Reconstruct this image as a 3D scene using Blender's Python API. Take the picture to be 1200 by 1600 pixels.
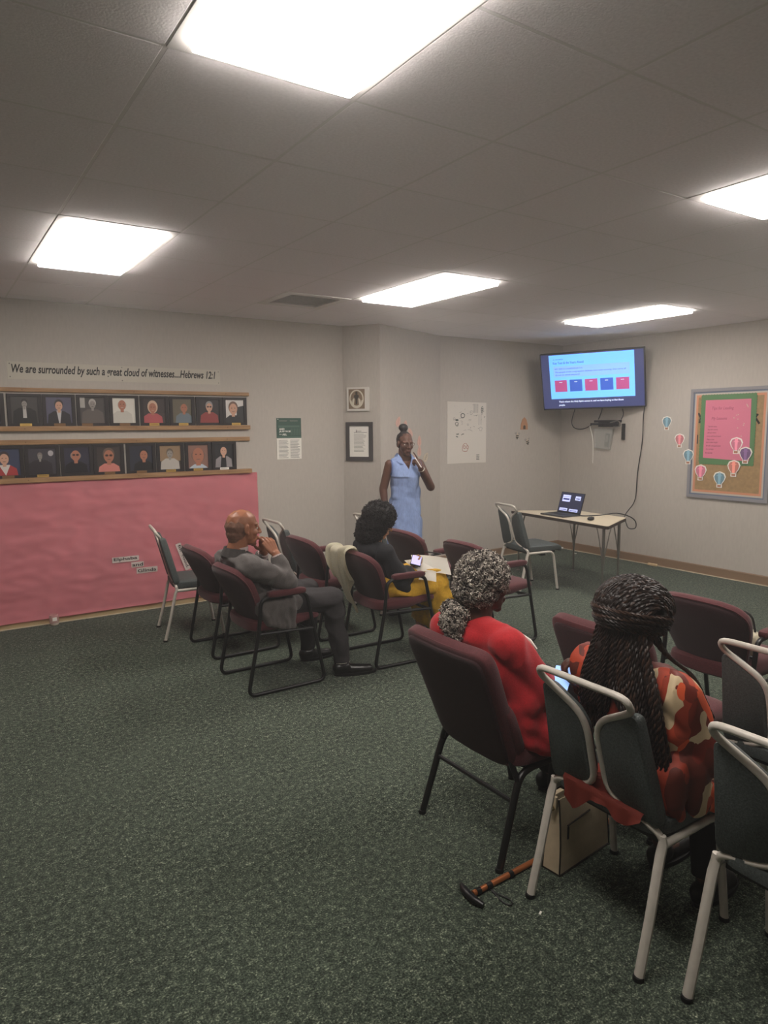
import bpy, bmesh, math, random
import numpy as np
from mathutils import Vector, Matrix, noise
random.seed(7)
PI = math.pi
for o in list(bpy.data.objects):
    bpy.data.objects.remove(o)
SC = bpy.context.scene
C = SC.collection
V = Vector
# ------------------------------------------------------------------ camera, world, exposure
def cam_axes(yaw, pitch, roll):
    f = V((math.cos(pitch)*math.cos(yaw), math.cos(pitch)*math.sin(yaw), -math.sin(pitch)))
    r = V((math.sin(yaw), -math.cos(yaw), 0)); d = f.cross(r)
    c, s = math.cos(roll), math.sin(roll)
    return f, c*r + s*d, -s*r + c*d
F_, R_, D_ = cam_axes(0.9866, 0.1229, 0.0067)
cam = bpy.data.cameras.new('camera'); camo = bpy.data.objects.new('camera', cam); C.objects.link(camo)
cam.sensor_fit = 'VERTICAL'; cam.sensor_height = 36; cam.sensor_width = 27
cam.lens = 1084.52/1600*36; cam.clip_start = .02; cam.clip_end = 60
U_ = -D_
camo.matrix_world = Matrix(((R_.x, U_.x, -F_.x, 0), (R_.y, U_.y, -F_.y, 0), (R_.z, U_.z, -F_.z, 1.6857), (0, 0, 0, 1)))
SC.camera = camo
w = bpy.data.worlds.new('world'); SC.world = w; w.use_nodes = True
w.node_tree.nodes['Background'].inputs[0].default_value = (.05, .05, .055, 1)
w.node_tree.nodes['Background'].inputs[1].default_value = .1
hz = w.node_tree.nodes.new('ShaderNodeVolumeScatter')       # haze added to the air; stands in for lens glare round lamps and screen
hz.inputs['Density'].default_value = .013; hz.inputs['Anisotropy'].default_value = .55
w.node_tree.links.new(hz.outputs[0], w.node_tree.nodes['World Output'].inputs['Volume'])
SC.view_settings.view_transform = 'Standard'; SC.view_settings.look = 'None'
SC.view_settings.exposure = 0.0; SC.view_settings.gamma = 1; SC.view_settings.use_curve_mapping = False
LAMP = 21.0         # brightness of the fluorescent panels
# ------------------------------------------------------------------ helpers
def lin(c):
    return tuple(((x/255)/12.92 if x/255 <= .04045 else ((x/255+.055)/1.055)**2.4) for x in c) + (1,)
MATS = {}
def mat(name, col, rough=.7, nscale=0, namt=.15, bump=0, bscale=None, metal=0, spec=.4, emit=0, col2=None, detail=3, coord='Object', stretch=None, sheen=0):
    if name in MATS: return MATS[name]
    m = bpy.data.materials.new(name); m.use_nodes = True; nt = m.node_tree; N = nt.nodes; L = nt.links
    b = N['Principled BSDF']
    b.inputs['Base Color'].default_value = lin(col); b.inputs['Roughness'].default_value = rough
    b.inputs['Metallic'].default_value = metal; b.inputs['Specular IOR Level'].default_value = spec
    if sheen: b.inputs['Sheen Weight'].default_value = sheen; b.inputs['Sheen Roughness'].default_value = .5
    if emit:
        b.inputs['Emission Color'].default_value = lin(col); b.inputs['Emission Strength'].default_value = emit
    if nscale or bump:
        tc = N.new('ShaderNodeTexCoord'); src = tc.outputs[coord]
        if stretch:
            mp = N.new('ShaderNodeMapping'); mp.inputs['Scale'].default_value = stretch
            L.new(src, mp.inputs[0]); src = mp.outputs[0]
    if nscale:
        n = N.new('ShaderNodeTexNoise'); n.inputs['Scale'].default_value = nscale; n.inputs['Detail'].default_value = detail
        L.new(src, n.inputs['Vector'])
        r = N.new('ShaderNodeValToRGB'); c = lin(col)
        r.color_ramp.elements[0].position = .3; r.color_ramp.elements[1].position = .7
        if col2: r.color_ramp.elements[0].color = lin(col2); r.color_ramp.elements[1].color = c
        else:
            r.color_ramp.elements[0].color = tuple(x*(1-namt) for x in c[:3])+(1,)
            r.color_ramp.elements[1].color = tuple(min(1, x*(1+namt)) for x in c[:3])+(1,)
        L.new(n.outputs['Fac'], r.inputs[0]); L.new(r.outputs[0], b.inputs['Base Color'])
        if emit: L.new(r.outputs[0], b.inputs['Emission Color'])
    if bump:
        n2 = N.new('ShaderNodeTexNoise'); n2.inputs['Scale'].default_value = bscale or nscale; n2.inputs['Detail'].default_value = 4
        L.new(src, n2.inputs['Vector'])
        bp = N.new('ShaderNodeBump'); bp.inputs['Strength'].default_value = bump; bp.inputs['Distance'].default_value = .004
        L.new(n2.outputs['Fac'], bp.inputs['Height']); L.new(bp.outputs[0], b.inputs['Normal'])
    MATS[name] = m
    return m
def obj(name, bm, m, parent=None, smooth=True, loc=None):
    me = bm if isinstance(bm, bpy.types.Mesh) else bpy.data.meshes.new(name)
    if me is not bm:
        bm.normal_update(); bm.to_mesh(me); bm.free()
    me.name = name
    if not len(me.materials):
        for x in (m if isinstance(m, (list, tuple)) else [m]): me.materials.append(x)
    if smooth:
        me.shade_smooth()
        try: me.set_sharp_from_angle(angle=math.radians(42))
        except Exception: pass
    o = bpy.data.objects.new(name, me); C.objects.link(o)
    if parent: o.parent = parent
    if loc: o.location = loc
    return o
def tag(o, label=None, cat=None, group=None, kind=None):
    if label: o['label'] = label
    if cat: o['category'] = cat
    if group: o['group'] = group
    if kind: o['kind'] = kind
    return o
def thing(name, label, cat, loc=(0, 0, 0), rz=0, group=None):
    o = bpy.data.objects.new(name, None); C.objects.link(o); o.location = loc; o.rotation_euler = (0, 0, rz)
    o.empty_display_size = .1
    return tag(o, label, cat, group)
def kids(o): return [c for c in bpy.data.objects if c.parent == o]
def copy_tree(o, parent=None):
    c = o.copy(); C.objects.link(c)
    if parent: c.parent = parent
    for k in kids(o): copy_tree(k, c)
    return c
def nb(): return bmesh.new()
def box(bm, c, s, bev=0, M=None, mi=0):
    r = bmesh.ops.create_cube(bm, size=1); vs = r['verts']
    for v in vs: v.co = V((v.co.x*s[0]+c[0], v.co.y*s[1]+c[1], v.co.z*s[2]+c[2]))
    if M is not None: bmesh.ops.transform(bm, matrix=M, verts=vs)
    fs = set(f for v in vs for f in v.link_faces)
    for f in fs: f.material_index = mi
    if bev:
        es = list(set(e for v in vs for e in v.link_edges))
        bmesh.ops.bevel(bm, geom=es, offset=bev, segments=2, affect='EDGES', profile=.6)
def fillet(pts, rad, n=4, closed=False):
    pts = [V(p) for p in pts]; out = []; N = len(pts)
    for i, p in enumerate(pts):
        if not closed and i in (0, N-1): out.append(p); continue
        a, b = pts[i-1], pts[(i+1) % N]
        da, db = (a-p), (b-p); ra = min(rad, da.length*.48); rb = min(rad, db.length*.48)
        p0 = p+da.normalized()*ra; p1 = p+db.normalized()*rb
        for k in range(n+1):
            t = k/n; out.append(p0*(1-t)**2+p*2*t*(1-t)+p1*t*t)
    return out
def tube(bm, pts, r, seg=8, closed=False, mi=0, flat=1.0, up=None):
    pts = [V(p) for p in pts]; N = len(pts)
    rad = r if isinstance(r, (list, tuple)) else [r]*N
    T = []
    for i in range(N):
        a = pts[i-1] if (i > 0 or closed) else pts[i]; b = pts[(i+1) % N] if (i < N-1 or closed) else pts[i]
        t = (b-a); T.append(t.normalized() if t.length > 1e-9 else V((0, 0, 1)))
    u = V(up) if up else (V((0, 0, 1)) if abs(T[0].z) < .9 else V((1, 0, 0)))
    rings = []
    for i in range(N):
        u = u-T[i]*u.dot(T[i])
        if u.length < 1e-6: u = T[i].orthogonal()
        u.normalize(); s = T[i].cross(u)
        rings.append([bm.verts.new(pts[i]+(u*math.cos(2*PI*k/seg)*flat+s*math.sin(2*PI*k/seg))*rad[i]) for k in range(seg)])
    for i in range(N if closed else N-1):
        A, B = rings[i], rings[(i+1) % N]
        for k in range(seg):
            f = bm.faces.new((A[k], A[(k+1) % seg], B[(k+1) % seg], B[k])); f.material_index = mi; f.smooth = True
    if not closed:
        f = bm.faces.new(rings[0][::-1]); f.material_index = mi
        f = bm.faces.new(rings[-1]); f.material_index = mi
def prism(bm, poly, d0, d1, mi=0, F=None):
    """polygon in (x,z), extruded along -y from d0 to d1 (wall things face -y); F maps a point"""
    F = F or (lambda x, d, z: V((x, -d, z)))
    a = [bm.verts.new(F(x, d0, z)) for x, z in poly]; b = [bm.verts.new(F(x, d1, z)) for x, z in poly]
    n = len(poly); fs = [bm.faces.new(a[::-1]), bm.faces.new(b)]
    for i in range(n): fs.append(bm.faces.new((a[i], a[(i+1) % n], b[(i+1) % n], b[i])))
    for f in fs: f.material_index = mi
    bmesh.ops.recalc_face_normals(bm, faces=fs)
def rect(x0, x1, z0, z1): return [(x0, z0), (x1, z0), (x1, z1), (x0, z1)]
def ellp(cx, cz, rx, rz, n=18, a0=0, a1=2*PI): return [(cx+rx*math.cos(a0+(a1-a0)*k/n), cz+rz*math.sin(a0+(a1-a0)*k/n)) for k in range(n if abs(a1-a0-2*PI) < 1e-6 else n+1)]
def superell(bm, c, h, e1=.35, e2=.35, nu=28, nv=14, M=None, mi=0):
    sg = lambda v, e: math.copysign(abs(v)**e, v)
    rows = []
    for j in range(1, nv):
        t = -PI/2+PI*j/nv
        rows.append([])
        for i in range(nu):
            p = 2*PI*i/nu
            q = V((h[0]*sg(math.cos(t), e1)*sg(math.cos(p), e2), h[1]*sg(math.cos(t), e1)*sg(math.sin(p), e2), h[2]*sg(math.sin(t), e1)))+V(c)
            rows[-1].append(bm.verts.new(M @ q if M is not None else q))
    for j in range(nv-2):
        for i in range(nu):
            f = bm.faces.new((rows[j][i], rows[j][(i+1) % nu], rows[j+1][(i+1) % nu], rows[j+1][i])); f.material_index = mi; f.smooth = True
    f = bm.faces.new(rows[0][::-1]); f.material_index = mi
    f = bm.faces.new(rows[-1]); f.material_index = mi
def lathe(bm, prof, c=(0, 0, 0), seg=20, mi=0):
    rings = [[bm.verts.new((c[0]+r*math.cos(2*PI*k/seg), c[1]+r*math.sin(2*PI*k/seg), c[2]+z)) for k in range(seg)] for r, z in prof]
    for A, B in zip(rings, rings[1:]):
        for k in range(seg):
            f = bm.faces.new((A[k], A[(k+1) % seg], B[(k+1) % seg], B[k])); f.material_index = mi
    bm.faces.new(rings[0][::-1]).material_index = mi; bm.faces.new(rings[-1]).material_index = mi
def text_mesh(body, width=None, height=None, size=.1, shear=0, bold=0, ext=.0004, align='LEFT', spacing=1, scale_x=1):
    cu = bpy.data.curves.new('t', 'FONT'); cu.body = body; cu.size = size; cu.shear = shear; cu.offset = bold; cu.extrude = ext
    cu.align_x = align; cu.resolution_u = 3; cu.space_character = spacing; cu.space_line = 1.0
    o = bpy.data.objects.new('t', cu); C.objects.link(o)
    dg = bpy.context.evaluated_depsgraph_get(); me = bpy.data.meshes.new_from_object(o.evaluated_get(dg))
    bpy.data.objects.remove(o); bpy.data.curves.remove(cu)
    xs = [v.co.x for v in me.vertices]; ys = [v.co.y for v in me.vertices]
    if xs:
        sx = (width/(max(xs)-min(xs))) if width else scale_x; sy = (height/(max(ys)-min(ys))) if height else (sx if width else 1)
        x0 = min(xs); y0 = min(ys)
        for v in me.vertices: v.co = V(((v.co.x-x0)*sx, -v.co.z, (v.co.y-y0)*sy))   # lies in x-z, faces -y
    return me
def text(name, body, m, parent, x, z, d=.001, rot=0, **k):
    me = text_mesh(body, **k)
    me.materials.clear(); o = obj(name, me, m, parent, smooth=False)
    o.location = (x, -d, z); o.rotation_euler = (0, rot, 0)
    return o
# ---- implicit-looking figures: overlapping closed shapes fused by a voxel remesh
def _add_sphere(bm, c, r, M=None):
    bmesh.ops.create_icosphere(bm, subdivisions=2, radius=1, matrix=Matrix.Translation(c) @ (M.to_4x4() if M else Matrix.Identity(4)) @ Matrix.Diagonal((r[0], r[1], r[2], 1)))
def _add_cap(bm, a, b, ra, rb):
    a, b = V(a), V(b)
    _add_sphere(bm, a, (ra,)*3); _add_sphere(bm, b, (rb,)*3)
    d = b-a
    if d.length < 1e-5: return
    q = d.to_track_quat('Z', 'Y').to_matrix().to_4x4()
    bmesh.ops.create_cone(bm, cap_ends=True, segments=16, radius1=ra, radius2=rb, depth=d.length, matrix=Matrix.Translation((a+b)/2) @ q)
def fuse(prims, vox=.006, it=3, fac=.5, origin=(0, 0, 0)):
    bm = nb(); O = V(origin)
    for p in prims:
        if p[0] == 'c': _add_cap(bm, V(p[1])-O, V(p[2])-O, p[3], p[4])
        elif p[0] == 'e': _add_sphere(bm, V(p[1])-O, p[2], p[3] if len(p) > 3 else None)
    me = bpy.data.meshes.new('f'); bm.to_mesh(me); bm.free()
    o = bpy.data.objects.new('f', me); C.objects.link(o)
    r = o.modifiers.new('r', 'REMESH'); r.mode = 'VOXEL'; r.voxel_size = vox; r.use_smooth_shade = True
    if it:
        s = o.modifiers.new('s', 'SMOOTH'); s.factor = fac; s.iterations = it
    dg = bpy.context.evaluated_depsgraph_get(); out = bpy.data.meshes.new_from_object(o.evaluated_get(dg))
    bpy.data.objects.remove(o); bpy.data.meshes.remove(me)
    return out
def wrinkle(me, amp=.006, scale=9, seed=0, stretch=(1, 1, 1), ridged=True, mask=None):
    off = V((seed*13.1, seed*7.7, seed*3.3)); n = len(me.vertices)
    nor = [v.normal.copy() for v in me.vertices]
    for v, k in zip(me.vertices, nor):
        p = V((v.co.x*stretch[0], v.co.y*stretch[1], v.co.z*stretch[2]))*scale+off
        h = noise.noise(p)
        h = (1-2.6*abs(h)) if ridged else h
        h += .4*noise.noise(p*2.3)
        a = amp*(mask(v.co) if mask else 1)
        v.co += k*h*a
    return me
def frame(f, up=V((0, 0, 1))):
    f = V(f).normalized(); l = V(up).cross(f).normalized(); u = f.cross(l)
    return Matrix((f, l, u)).transposed()      # columns: forward, left, up
def head_prims(c, f, s=1.0, neck=True, up=V((0, 0, 1)), neck_to=None):
    M = frame(f, up); c = V(c); P = lambda a, b, d: c+M @ V((a, b, d))*s
    E = lambda p, r: ('e', P(*p), tuple(x*s for x in r), M)
    K = lambda p, q, r0, r1: ('c', P(*p), P(*q), r0*s, r1*s)
    pr = [E((-.014, 0, .033), (.096, .073, .079)), E((.025, 0, -.02), (.062, .06, .086)), E((.04, 0, -.072), (.045, .045, .036)),
          E((.065, 0, -.098), (.02, .024, .017)), K((.086, 0, .014), (.105, 0, -.022), .008, .011), E((.107, 0, -.028), (.012, .0125, .010)),
          E((.095, .012, -.030), (.012, .008, .007)), E((.095, -.012, -.030), (.012, .008, .007)),
          E((.084, 0, -.054), (.014, .024, .0065)), E((.083, 0, -.066), (.014, .021, .0075)),
          K((.081, .014, .026), (.064, .045, .024), .009, .008), K((.081, -.014, .026), (.064, -.045, .024), .009, .008),
          E((.054, .037, -.024), (.026, .022, .022)), E((.054, -.037, -.024), (.026, .022, .022)), E((.0680, .031, .0115), (.0135, .0165, .0095)), E((.0680, -.031, .0115), (.0135, .0165, .0095)), E((.066, .031, -.008), (.012, .016, .006)), E((.066, -.031, -.008), (.012, .016, .006))]
    for sg in (1, -1):
        pr += [E((-.004, sg*.074, -.002), (.017, .008, .031)), E((.002, sg*.078, -.026), (.009, .007, .012))]
    if neck:
        b = V(neck_to) if neck_to is not None else P(-.045, 0, -.16)
        pr += [('c', P(-.022, 0, -.05), b, .054*s, .06*s)]
    return pr, P, M
def hand_prims(wr, d, n, side, curls=((20, 30, 20),)*4, s=1.0, thumb=None, spread=.08):
    wr = V(wr); d = V(d).normalized(); n = V(n); n = (n-d*n.dot(d)).normalized(); t = d.cross(n)*side
    ax = d.cross(n); pr = []
    LF = (.95, 1.06, 1.0, .8); tips = []
    for i in range(4):
        o = .0285-.019*i
        k = wr+(d*(.088-.004*abs(i-1))+t*o)*s
        pr.append(('c', wr+(d*.012+t*o*.55)*s, k, .013*s, .0105*s))
        q = k; dd = (d+t*(spread*(1.5-i)*.5)).normalized()
        for j, (ln, r) in enumerate(((.043, .0092), (.027, .0083), (.021, .0075))):
            a = math.radians(curls[i][j]); dd = Matrix.Rotation(a, 3, ax) @ dd
            e = q+dd*ln*LF[i]*s; pr.append(('c', q, e, r*s*1.06, r*s)); q = e
        tips.append(q)
    b = wr+(d*.022+t*.024)*s
    td = V(thumb).normalized() if thumb is not None else (t*.75+d*.62+n*.35).normalized()
    e = b+td*.042*s; pr.append(('c', b, e, .0135*s, .0105*s)); td2 = (td+d*.5).normalized(); pr.append(('c', e, e+td2*.03*s, .0102*s, .0085*s))
    return pr, tips
# ------------------------------------------------------------------ materials
M_wall = mat('wall_vinyl', (185, 178, 169), .75, 60, .04, .12, 260, stretch=(1, 1, .25), coord='Object')
M_ceil = mat('ceiling_tile', (245, 240, 242), .9, 90, .05, .25, 140)
M_tee = mat('tee_bar_paint', (232, 229, 227), .6)
M_gap = mat('tile_joint', (120, 116, 112), .9)
M_black = mat('black_steel', (16, 16, 17), .38, spec=.5)
M_silver = mat('silver_paint', (196, 190, 180), .42, 40, .05, metal=.1)
M_grey_vinyl = mat('grey_vinyl', (70, 76, 75), .6, 160, .35, .3, 220)
M_dark = mat('dark_plastic', (20, 20, 21), .5)
M_mar = mat('maroon_fabric', (84, 38, 42), .9, 190, .22, .3, 320, sheen=.15)
M_mar2 = mat('dark_maroon_fabric', (48, 25, 28), .92, 190, .22, .3, 320, sheen=.1)
M_chrome = mat('brushed_metal', (150, 146, 140), .3, metal=.85)
M_white = mat('white_paper', (238, 235, 227), .8)
M_ink = mat('black_ink', (24, 22, 22), .8)
M_inkg = mat('grey_ink', (120, 116, 112), .8)
M_inkl = mat('pale_ink', (165, 160, 152), .8)
M_wood = mat('oak_strip', (176, 140, 100), .6, 14, .22, .1, 30, stretch=(.25, 3, 5), col2=(140, 104, 70))
M_frameb = mat('black_frame', (36, 30, 31), .5)
M_brass = mat('brass_plate', (205, 170, 95), .35, metal=.6)
M_brassd = mat('dull_brass', (130, 98, 66), .5, metal=.3)
def flat(name, c, r=.7, **k): return mat(name, c, r, **k)
# carpet: green-grey loop pile with light flecks
def carpet():
    m = mat('carpet', (84, 92, 84), .97, spec=.05, sheen=.10); nt = m.node_tree; N = nt.nodes; L = nt.links; b = N['Principled BSDF']
    tc = N.new('ShaderNodeTexCoord')
    def noise_(sc, det, ro=.6):
        n = N.new('ShaderNodeTexNoise'); n.inputs['Scale'].default_value = sc; n.inputs['Detail'].default_value = det; n.inputs['Roughness'].default_value = ro
        L.new(tc.outputs['Object'], n.inputs['Vector']); return n
    n1 = noise_(150, 3, .75); n2 = noise_(3.5, 3); n3 = noise_(42, 2, .7)
    ad = N.new('ShaderNodeMath'); ad.operation = 'MULTIPLY_ADD'; ad.inputs[1].default_value = .45; L.new(n3.outputs['Fac'], ad.inputs[0])
    sb = N.new('ShaderNodeMath'); sb.operation = 'SUBTRACT'; sb.inputs[1].default_value = .225; L.new(n1.outputs['Fac'], sb.inputs[0]); L.new(sb.outputs[0], ad.inputs[2])
    r = N.new('ShaderNodeValToRGB'); e = r.color_ramp.elements
    e[0].position = .34; e[0].color = lin((17, 22, 18)); e[1].position = .72; e[1].color = lin((196, 202, 177))
    k = e.new(.50); k.color = lin((64, 76, 65))
    k = e.new(.60); k.color = lin((104, 114, 98))
    L.new(ad.outputs[0], r.inputs[0])
    mx = N.new('ShaderNodeMix'); mx.data_type = 'RGBA'; mx.blend_type = 'MULTIPLY'; mx.inputs[0].default_value = .5
    r2 = N.new('ShaderNodeValToRGB'); r2.color_ramp.elements[0].position = .35; r2.color_ramp.elements[0].color = (.72, .72, .72, 1); r2.color_ramp.elements[1].position = .65
    L.new(n2.outputs['Fac'], r2.inputs[0]); L.new(r.outputs[0], mx.inputs[6]); L.new(r2.outputs[0], mx.inputs[7]); L.new(mx.outputs[2], b.inputs['Base Color'])
    bp = N.new('ShaderNodeBump'); bp.inputs['Strength'].default_value = .8; bp.inputs['Distance'].default_value = .008
    L.new(ad.outputs[0], bp.inputs['Height']); L.new(bp.outputs[0], b.inputs['Normal'])
    return m
M_carpet = carpet()
# ------------------------------------------------------------------ the room
H = 2.742; XR = 7.275; YL = 6.533; YB = 6.62; X0 = -2.5; Y0 = -3.0
A_, B_, D2 = (3.80, YL), (4.055, 6.19), (5.19, YB)
def struct(name, bm, m, parent=None, smooth=False):
    o = obj(name, bm, m, parent, smooth)
    if not parent: o['kind'] = 'structure'
    return o
def wall_seg(name, a, b, t=.12):
    """vertical slab whose room face runs a->b; the solid is to the left of a->b"""
    a = V((*a, 0)); b = V((*b, 0)); n = V((-(b-a).y, (b-a).x, 0)).normalized()*t; bm = nb()
    vs = [bm.verts.new(p) for p in (a, b, b+n, a+n)] + [bm.verts.new(p+V((0, 0, H+.1))) for p in (a, b, b+n, a+n)]
    for q in ((0, 1, 2, 3), (4, 5, 6, 7), (0, 1, 5, 4), (1, 2, 6, 5), (2, 3, 7, 6), (3, 0, 4, 7)): bm.faces.new([vs[i] for i in q])
    bmesh.ops.recalc_face_normals(bm, faces=bm.faces[:]); return struct(name, bm, M_wall)
bm = nb(); box(bm, ((X0+XR)/2, (Y0+YB)/2, -.03), (XR-X0+.3, YB-Y0+.3, .06)); struct('floor', bm, M_carpet)
wall_seg('wall_left', (X0, YL), A_); wall_seg('wall_column', A_, B_); wall_seg('wall_chamfer', B_, D2); wall_seg('wall_back', D2, (XR, YB))
wall_seg('wall_right', (XR, YB+.1), (XR, Y0)); wall_seg('wall_near', (XR, Y0), (X0, Y0)); wall_seg('wall_rear', (X0, Y0), (X0, YL))
bm = nb(); box(bm, ((X0+XR)/2, (Y0+YB)/2, H+.06), (XR-X0+.3, YB-Y0+.3, .06)); ceil = struct('ceiling', bm, M_gap)
# suspended grid of 61 cm tiles; the light panels take two tiles each
GX, GY, T = 0.648, 2.066, .61
lights = [(0.648, 0.846), (3.088, 0.846), (5.528, 0.846), (0.648, 3.896), (3.088, 3.896), (5.528, 3.896)]
occ = set()
for lx, ly in lights:
    for j in (0, 1): occ.add((round((lx-GX)/T), round((ly-GY)/T)+j))
i0, i1 = math.floor((X0-GX)/T), math.ceil((XR-GX)/T); j0, j1 = math.floor((Y0-GY)/T), math.ceil((YB-GY)/T)
VENT = (3, 5)
tile_me = {}
for i in range(i0, i1):
    for j in range(j0, j1):
        xa, xb = max(X0, GX+i*T), min(XR, GX+(i+1)*T); ya, yb = max(Y0, GY+j*T), min(YB, GY+(j+1)*T)
        if (i, j) in occ or (i, j) == VENT or xb-xa < .03 or yb-ya < .03: continue
        key = (round(xb-xa, 3), round(yb-ya, 3))
        if key not in tile_me:
            bm = nb(); box(bm, (0, 0, .008), (key[0]-.010, key[1]-.010, .016), .003)
            o = obj('ceiling_tile', bm, M_ceil, ceil, False); tile_me[key] = o.data
        else:
            o = bpy.data.objects.new('ceiling_tile', tile_me[key]); C.objects.link(o); o.parent = ceil
        o.location = ((xa+xb)/2, (ya+yb)/2, H)
for i in range(i0, i1+1):
    x = GX+i*T
    if X0 < x < XR:
        bm = nb(); box(bm, (x, (Y0+YB)/2, H+.0045), (.022, YB-Y0, .008)); obj('tee_bar', bm, M_tee, ceil, False)
for j in range(j0, j1+1):
    y = GY+j*T
    if Y0 < y < YB:
        bm = nb(); box(bm, ((X0+XR)/2, y, H+.005), (XR-X0, .022, .008)); obj('tee_bar', bm, M_tee, ceil, False)
# baseboards: brown vinyl with a pale carpet-edge strip on the right and back, beige on the left
M_base = mat('brown_cove_base', (132, 108, 86), .55); M_strip = mat('pale_edge_strip', (190, 178, 154), .7); M_baseL = mat('beige_cove_base', (168, 148, 112), .6)
def base(name, a, b, m, h=.1, t=.012):
    a = V((*a, 0)); b = V((*b, 0)); d = (b-a); n = V((d.y, -d.x, 0)).normalized(); bm = nb()
    prof = [(0, 0), (t+.006, 0), (t+.002, .012), (t, h-.01), (t*.5, h), (0, h)]
    r = [[bm.verts.new(p+n*q+V((0, 0, z))) for q, z in prof] for p in (a, b)]
    for k in range(len(prof)): bm.faces.new((r[0][k], r[0][(k+1) % 6], r[1][(k+1) % 6], r[1][k]))
    bm.faces.new(r[0]); bm.faces.new(r[1]); bmesh.ops.recalc_face_normals(bm, faces=bm.faces[:])
    o = struct(name, bm, m)
    bm = nb(); vs = [bm.verts.new(p+n*q+V((0, 0, .004))) for p, q in ((a, t), (b, t), (b, t+.028), (a, t+.028))]
    lo = [bm.verts.new(v.co-V((0, 0, .004))) for v in vs]
    bm.faces.new(vs); bm.faces.new(lo)
    for k in range(4): bm.faces.new((vs[k], vs[(k+1) % 4], lo[(k+1) % 4], lo[k]))
    bmesh.ops.recalc_face_normals(bm, faces=bm.faces[:]); obj('edge_strip', bm, M_strip, o, False)
base('baseboard_left', (X0, YL), A_, M_baseL, .075); base('baseboard_column', A_, B_, M_base); base('baseboard_chamfer', B_, D2, M_base)
base('baseboard_back', D2, (XR, YB), M_base); base('baseboard_right', (XR, YB), (XR, Y0), M_base)
# ------------------------------------------------------------------ ceiling lights and vent
def diffuser_mat():
    m = mat('light_diffuser', (255, 244, 220), .5); nt = m.node_tree; N = nt.nodes; L = nt.links; b = N['Principled BSDF']
    tc = N.new('ShaderNodeTexCoord'); sx = N.new('ShaderNodeSeparateXYZ'); L.new(tc.outputs['Object'], sx.inputs[0])
    mu = N.new('ShaderNodeMath'); mu.operation = 'MULTIPLY'; mu.inputs[1].default_value = 2*PI/.17; L.new(sx.outputs[0], mu.inputs[0])
    co = N.new('ShaderNodeMath'); co.operation = 'COSINE'; L.new(mu.outputs[0], co.inputs[0])
    mr = N.new('ShaderNodeMapRange'); mr.inputs[1].default_value = -1; mr.inputs[2].default_value = 1; mr.inputs[3].default_value = .86*LAMP; mr.inputs[4].default_value = 1.14*LAMP
    L.new(co.outputs[0], mr.inputs[0]); b.inputs['Emission Color'].default_value = lin((255, 246, 238)); L.new(mr.outputs[0], b.inputs['Emission Strength'])
    return m
M_diff = diffuser_mat()
lt = thing('ceiling_light', '', 'ceiling light', (0, 0, H))
bm = nb()
for x, y, sx, sy in ((.026, .61, .052, 1.22), (.584, .61, .052, 1.22), (.305, .03, .51, .06), (.305, 1.19, .51, .06)): box(bm, (x, y, .006), (sx, sy, .016), .002)
obj('frame', bm, M_tee, lt, False)
bm = nb(); box(bm, (0, 0, -.018), (.508, 1.10, .046), .006); dif = obj('diffuser', bm, M_diff, lt, False, loc=(.305, .61, .012))  # lowered from flush so the added glowing sides brighten the ceiling
names = ['nearest fluorescent panel at the top of the photo, overhead in the ceiling', 'fluorescent ceiling panel cut by the right edge of the photo', 'fluorescent ceiling panel beyond the right edge, nearest the right wall',
         'leftmost fluorescent ceiling panel, above the two rows of portraits', 'middle fluorescent ceiling panel beside the air vent', 'farthest fluorescent ceiling panel, above the wall television']
for k, (x, y) in enumerate(lights):
    o = lt if k == 0 else copy_tree(lt); o.location = (x, y, H)
    o['label'] = names[k] if k < 6 else 'fluorescent ceiling panel behind the viewer, ' + ('left', 'middle', 'right')[k-6] + ' one of the rear row'
    o['group'] = 'fluorescent ceiling panels'
vt = thing('air_vent', 'square slatted metal air vent in the ceiling beside the middle light panel', 'vent', (GX+VENT[0]*T+T/2, GY+VENT[1]*T+T/2, H))
bm = nb()
for x, y, sx, sy in ((-.262, 0, .07, .594), (.262, 0, .07, .594), (0, -.262, .454, .07), (0, .262, .454, .07)): box(bm, (x, y, .004), (sx, sy, .016), .003)
obj('frame', bm, M_tee, vt, False)
bm = nb(); box(bm, (0, 0, .05), (.46, .46, .01)); obj('duct', bm, M_dark, vt, False)
for k in range(9):
    bm = nb(); box(bm, (0, 0, 0), (.45, .038, .003), M=Matrix.Rotation(.6, 4, 'X')); obj('slat', bm, M_tee, vt, False, loc=(0, -.2+k*.05, .012))
# ------------------------------------------------------------------ things on the left wall (face -y)
def lines(bm, x0, x1, z0, z1, n, h=.003, d=.0008, rag=.25, mi=0):
    for k in range(n):
        z = z1-(z1-z0)*(k+.5)/n; prism(bm, rect(x0, x1-random.random()*rag*(x1-x0), z-h/2, z+h/2), d, d+.0004, mi)
WL = lambda name, label, cat, x, z, d=0, group=None: thing(name, label, cat, (x, YL-d, z), 0, group)
t = WL('verse_banner', 'long pale paper banner with calligraphic verse above the portrait rows', 'banner', .625, 2.094)
bm = nb(); prism(bm, [(0, 0), (1.81, 0), (1.81, .136), (0, .142)], .001, .003); obj('paper', bm, flat('banner_paper', (194, 188, 174), .6), t, False)
me = text_mesh('We are surrounded by such a great cloud of witnesses....Hebrews 12:1', width=1.735, height=.092, size=.1, shear=.22, bold=.0022)
tx = obj('lettering', me, M_ink, t, False); tx.data.materials.clear(); tx.data.materials.append(M_ink); tx.location = (.03, -.0032, .03)
for x, z in ((.018, .125), (.018, .018), (.905, .126), (.905, .012), (1.795, .12), (1.795, .015)):
    bm = nb(); superell(bm, (x, -.004, z), (.005, .003, .005), 1, 1, 10, 6); obj('tack', bm, M_inkg, t)
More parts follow.
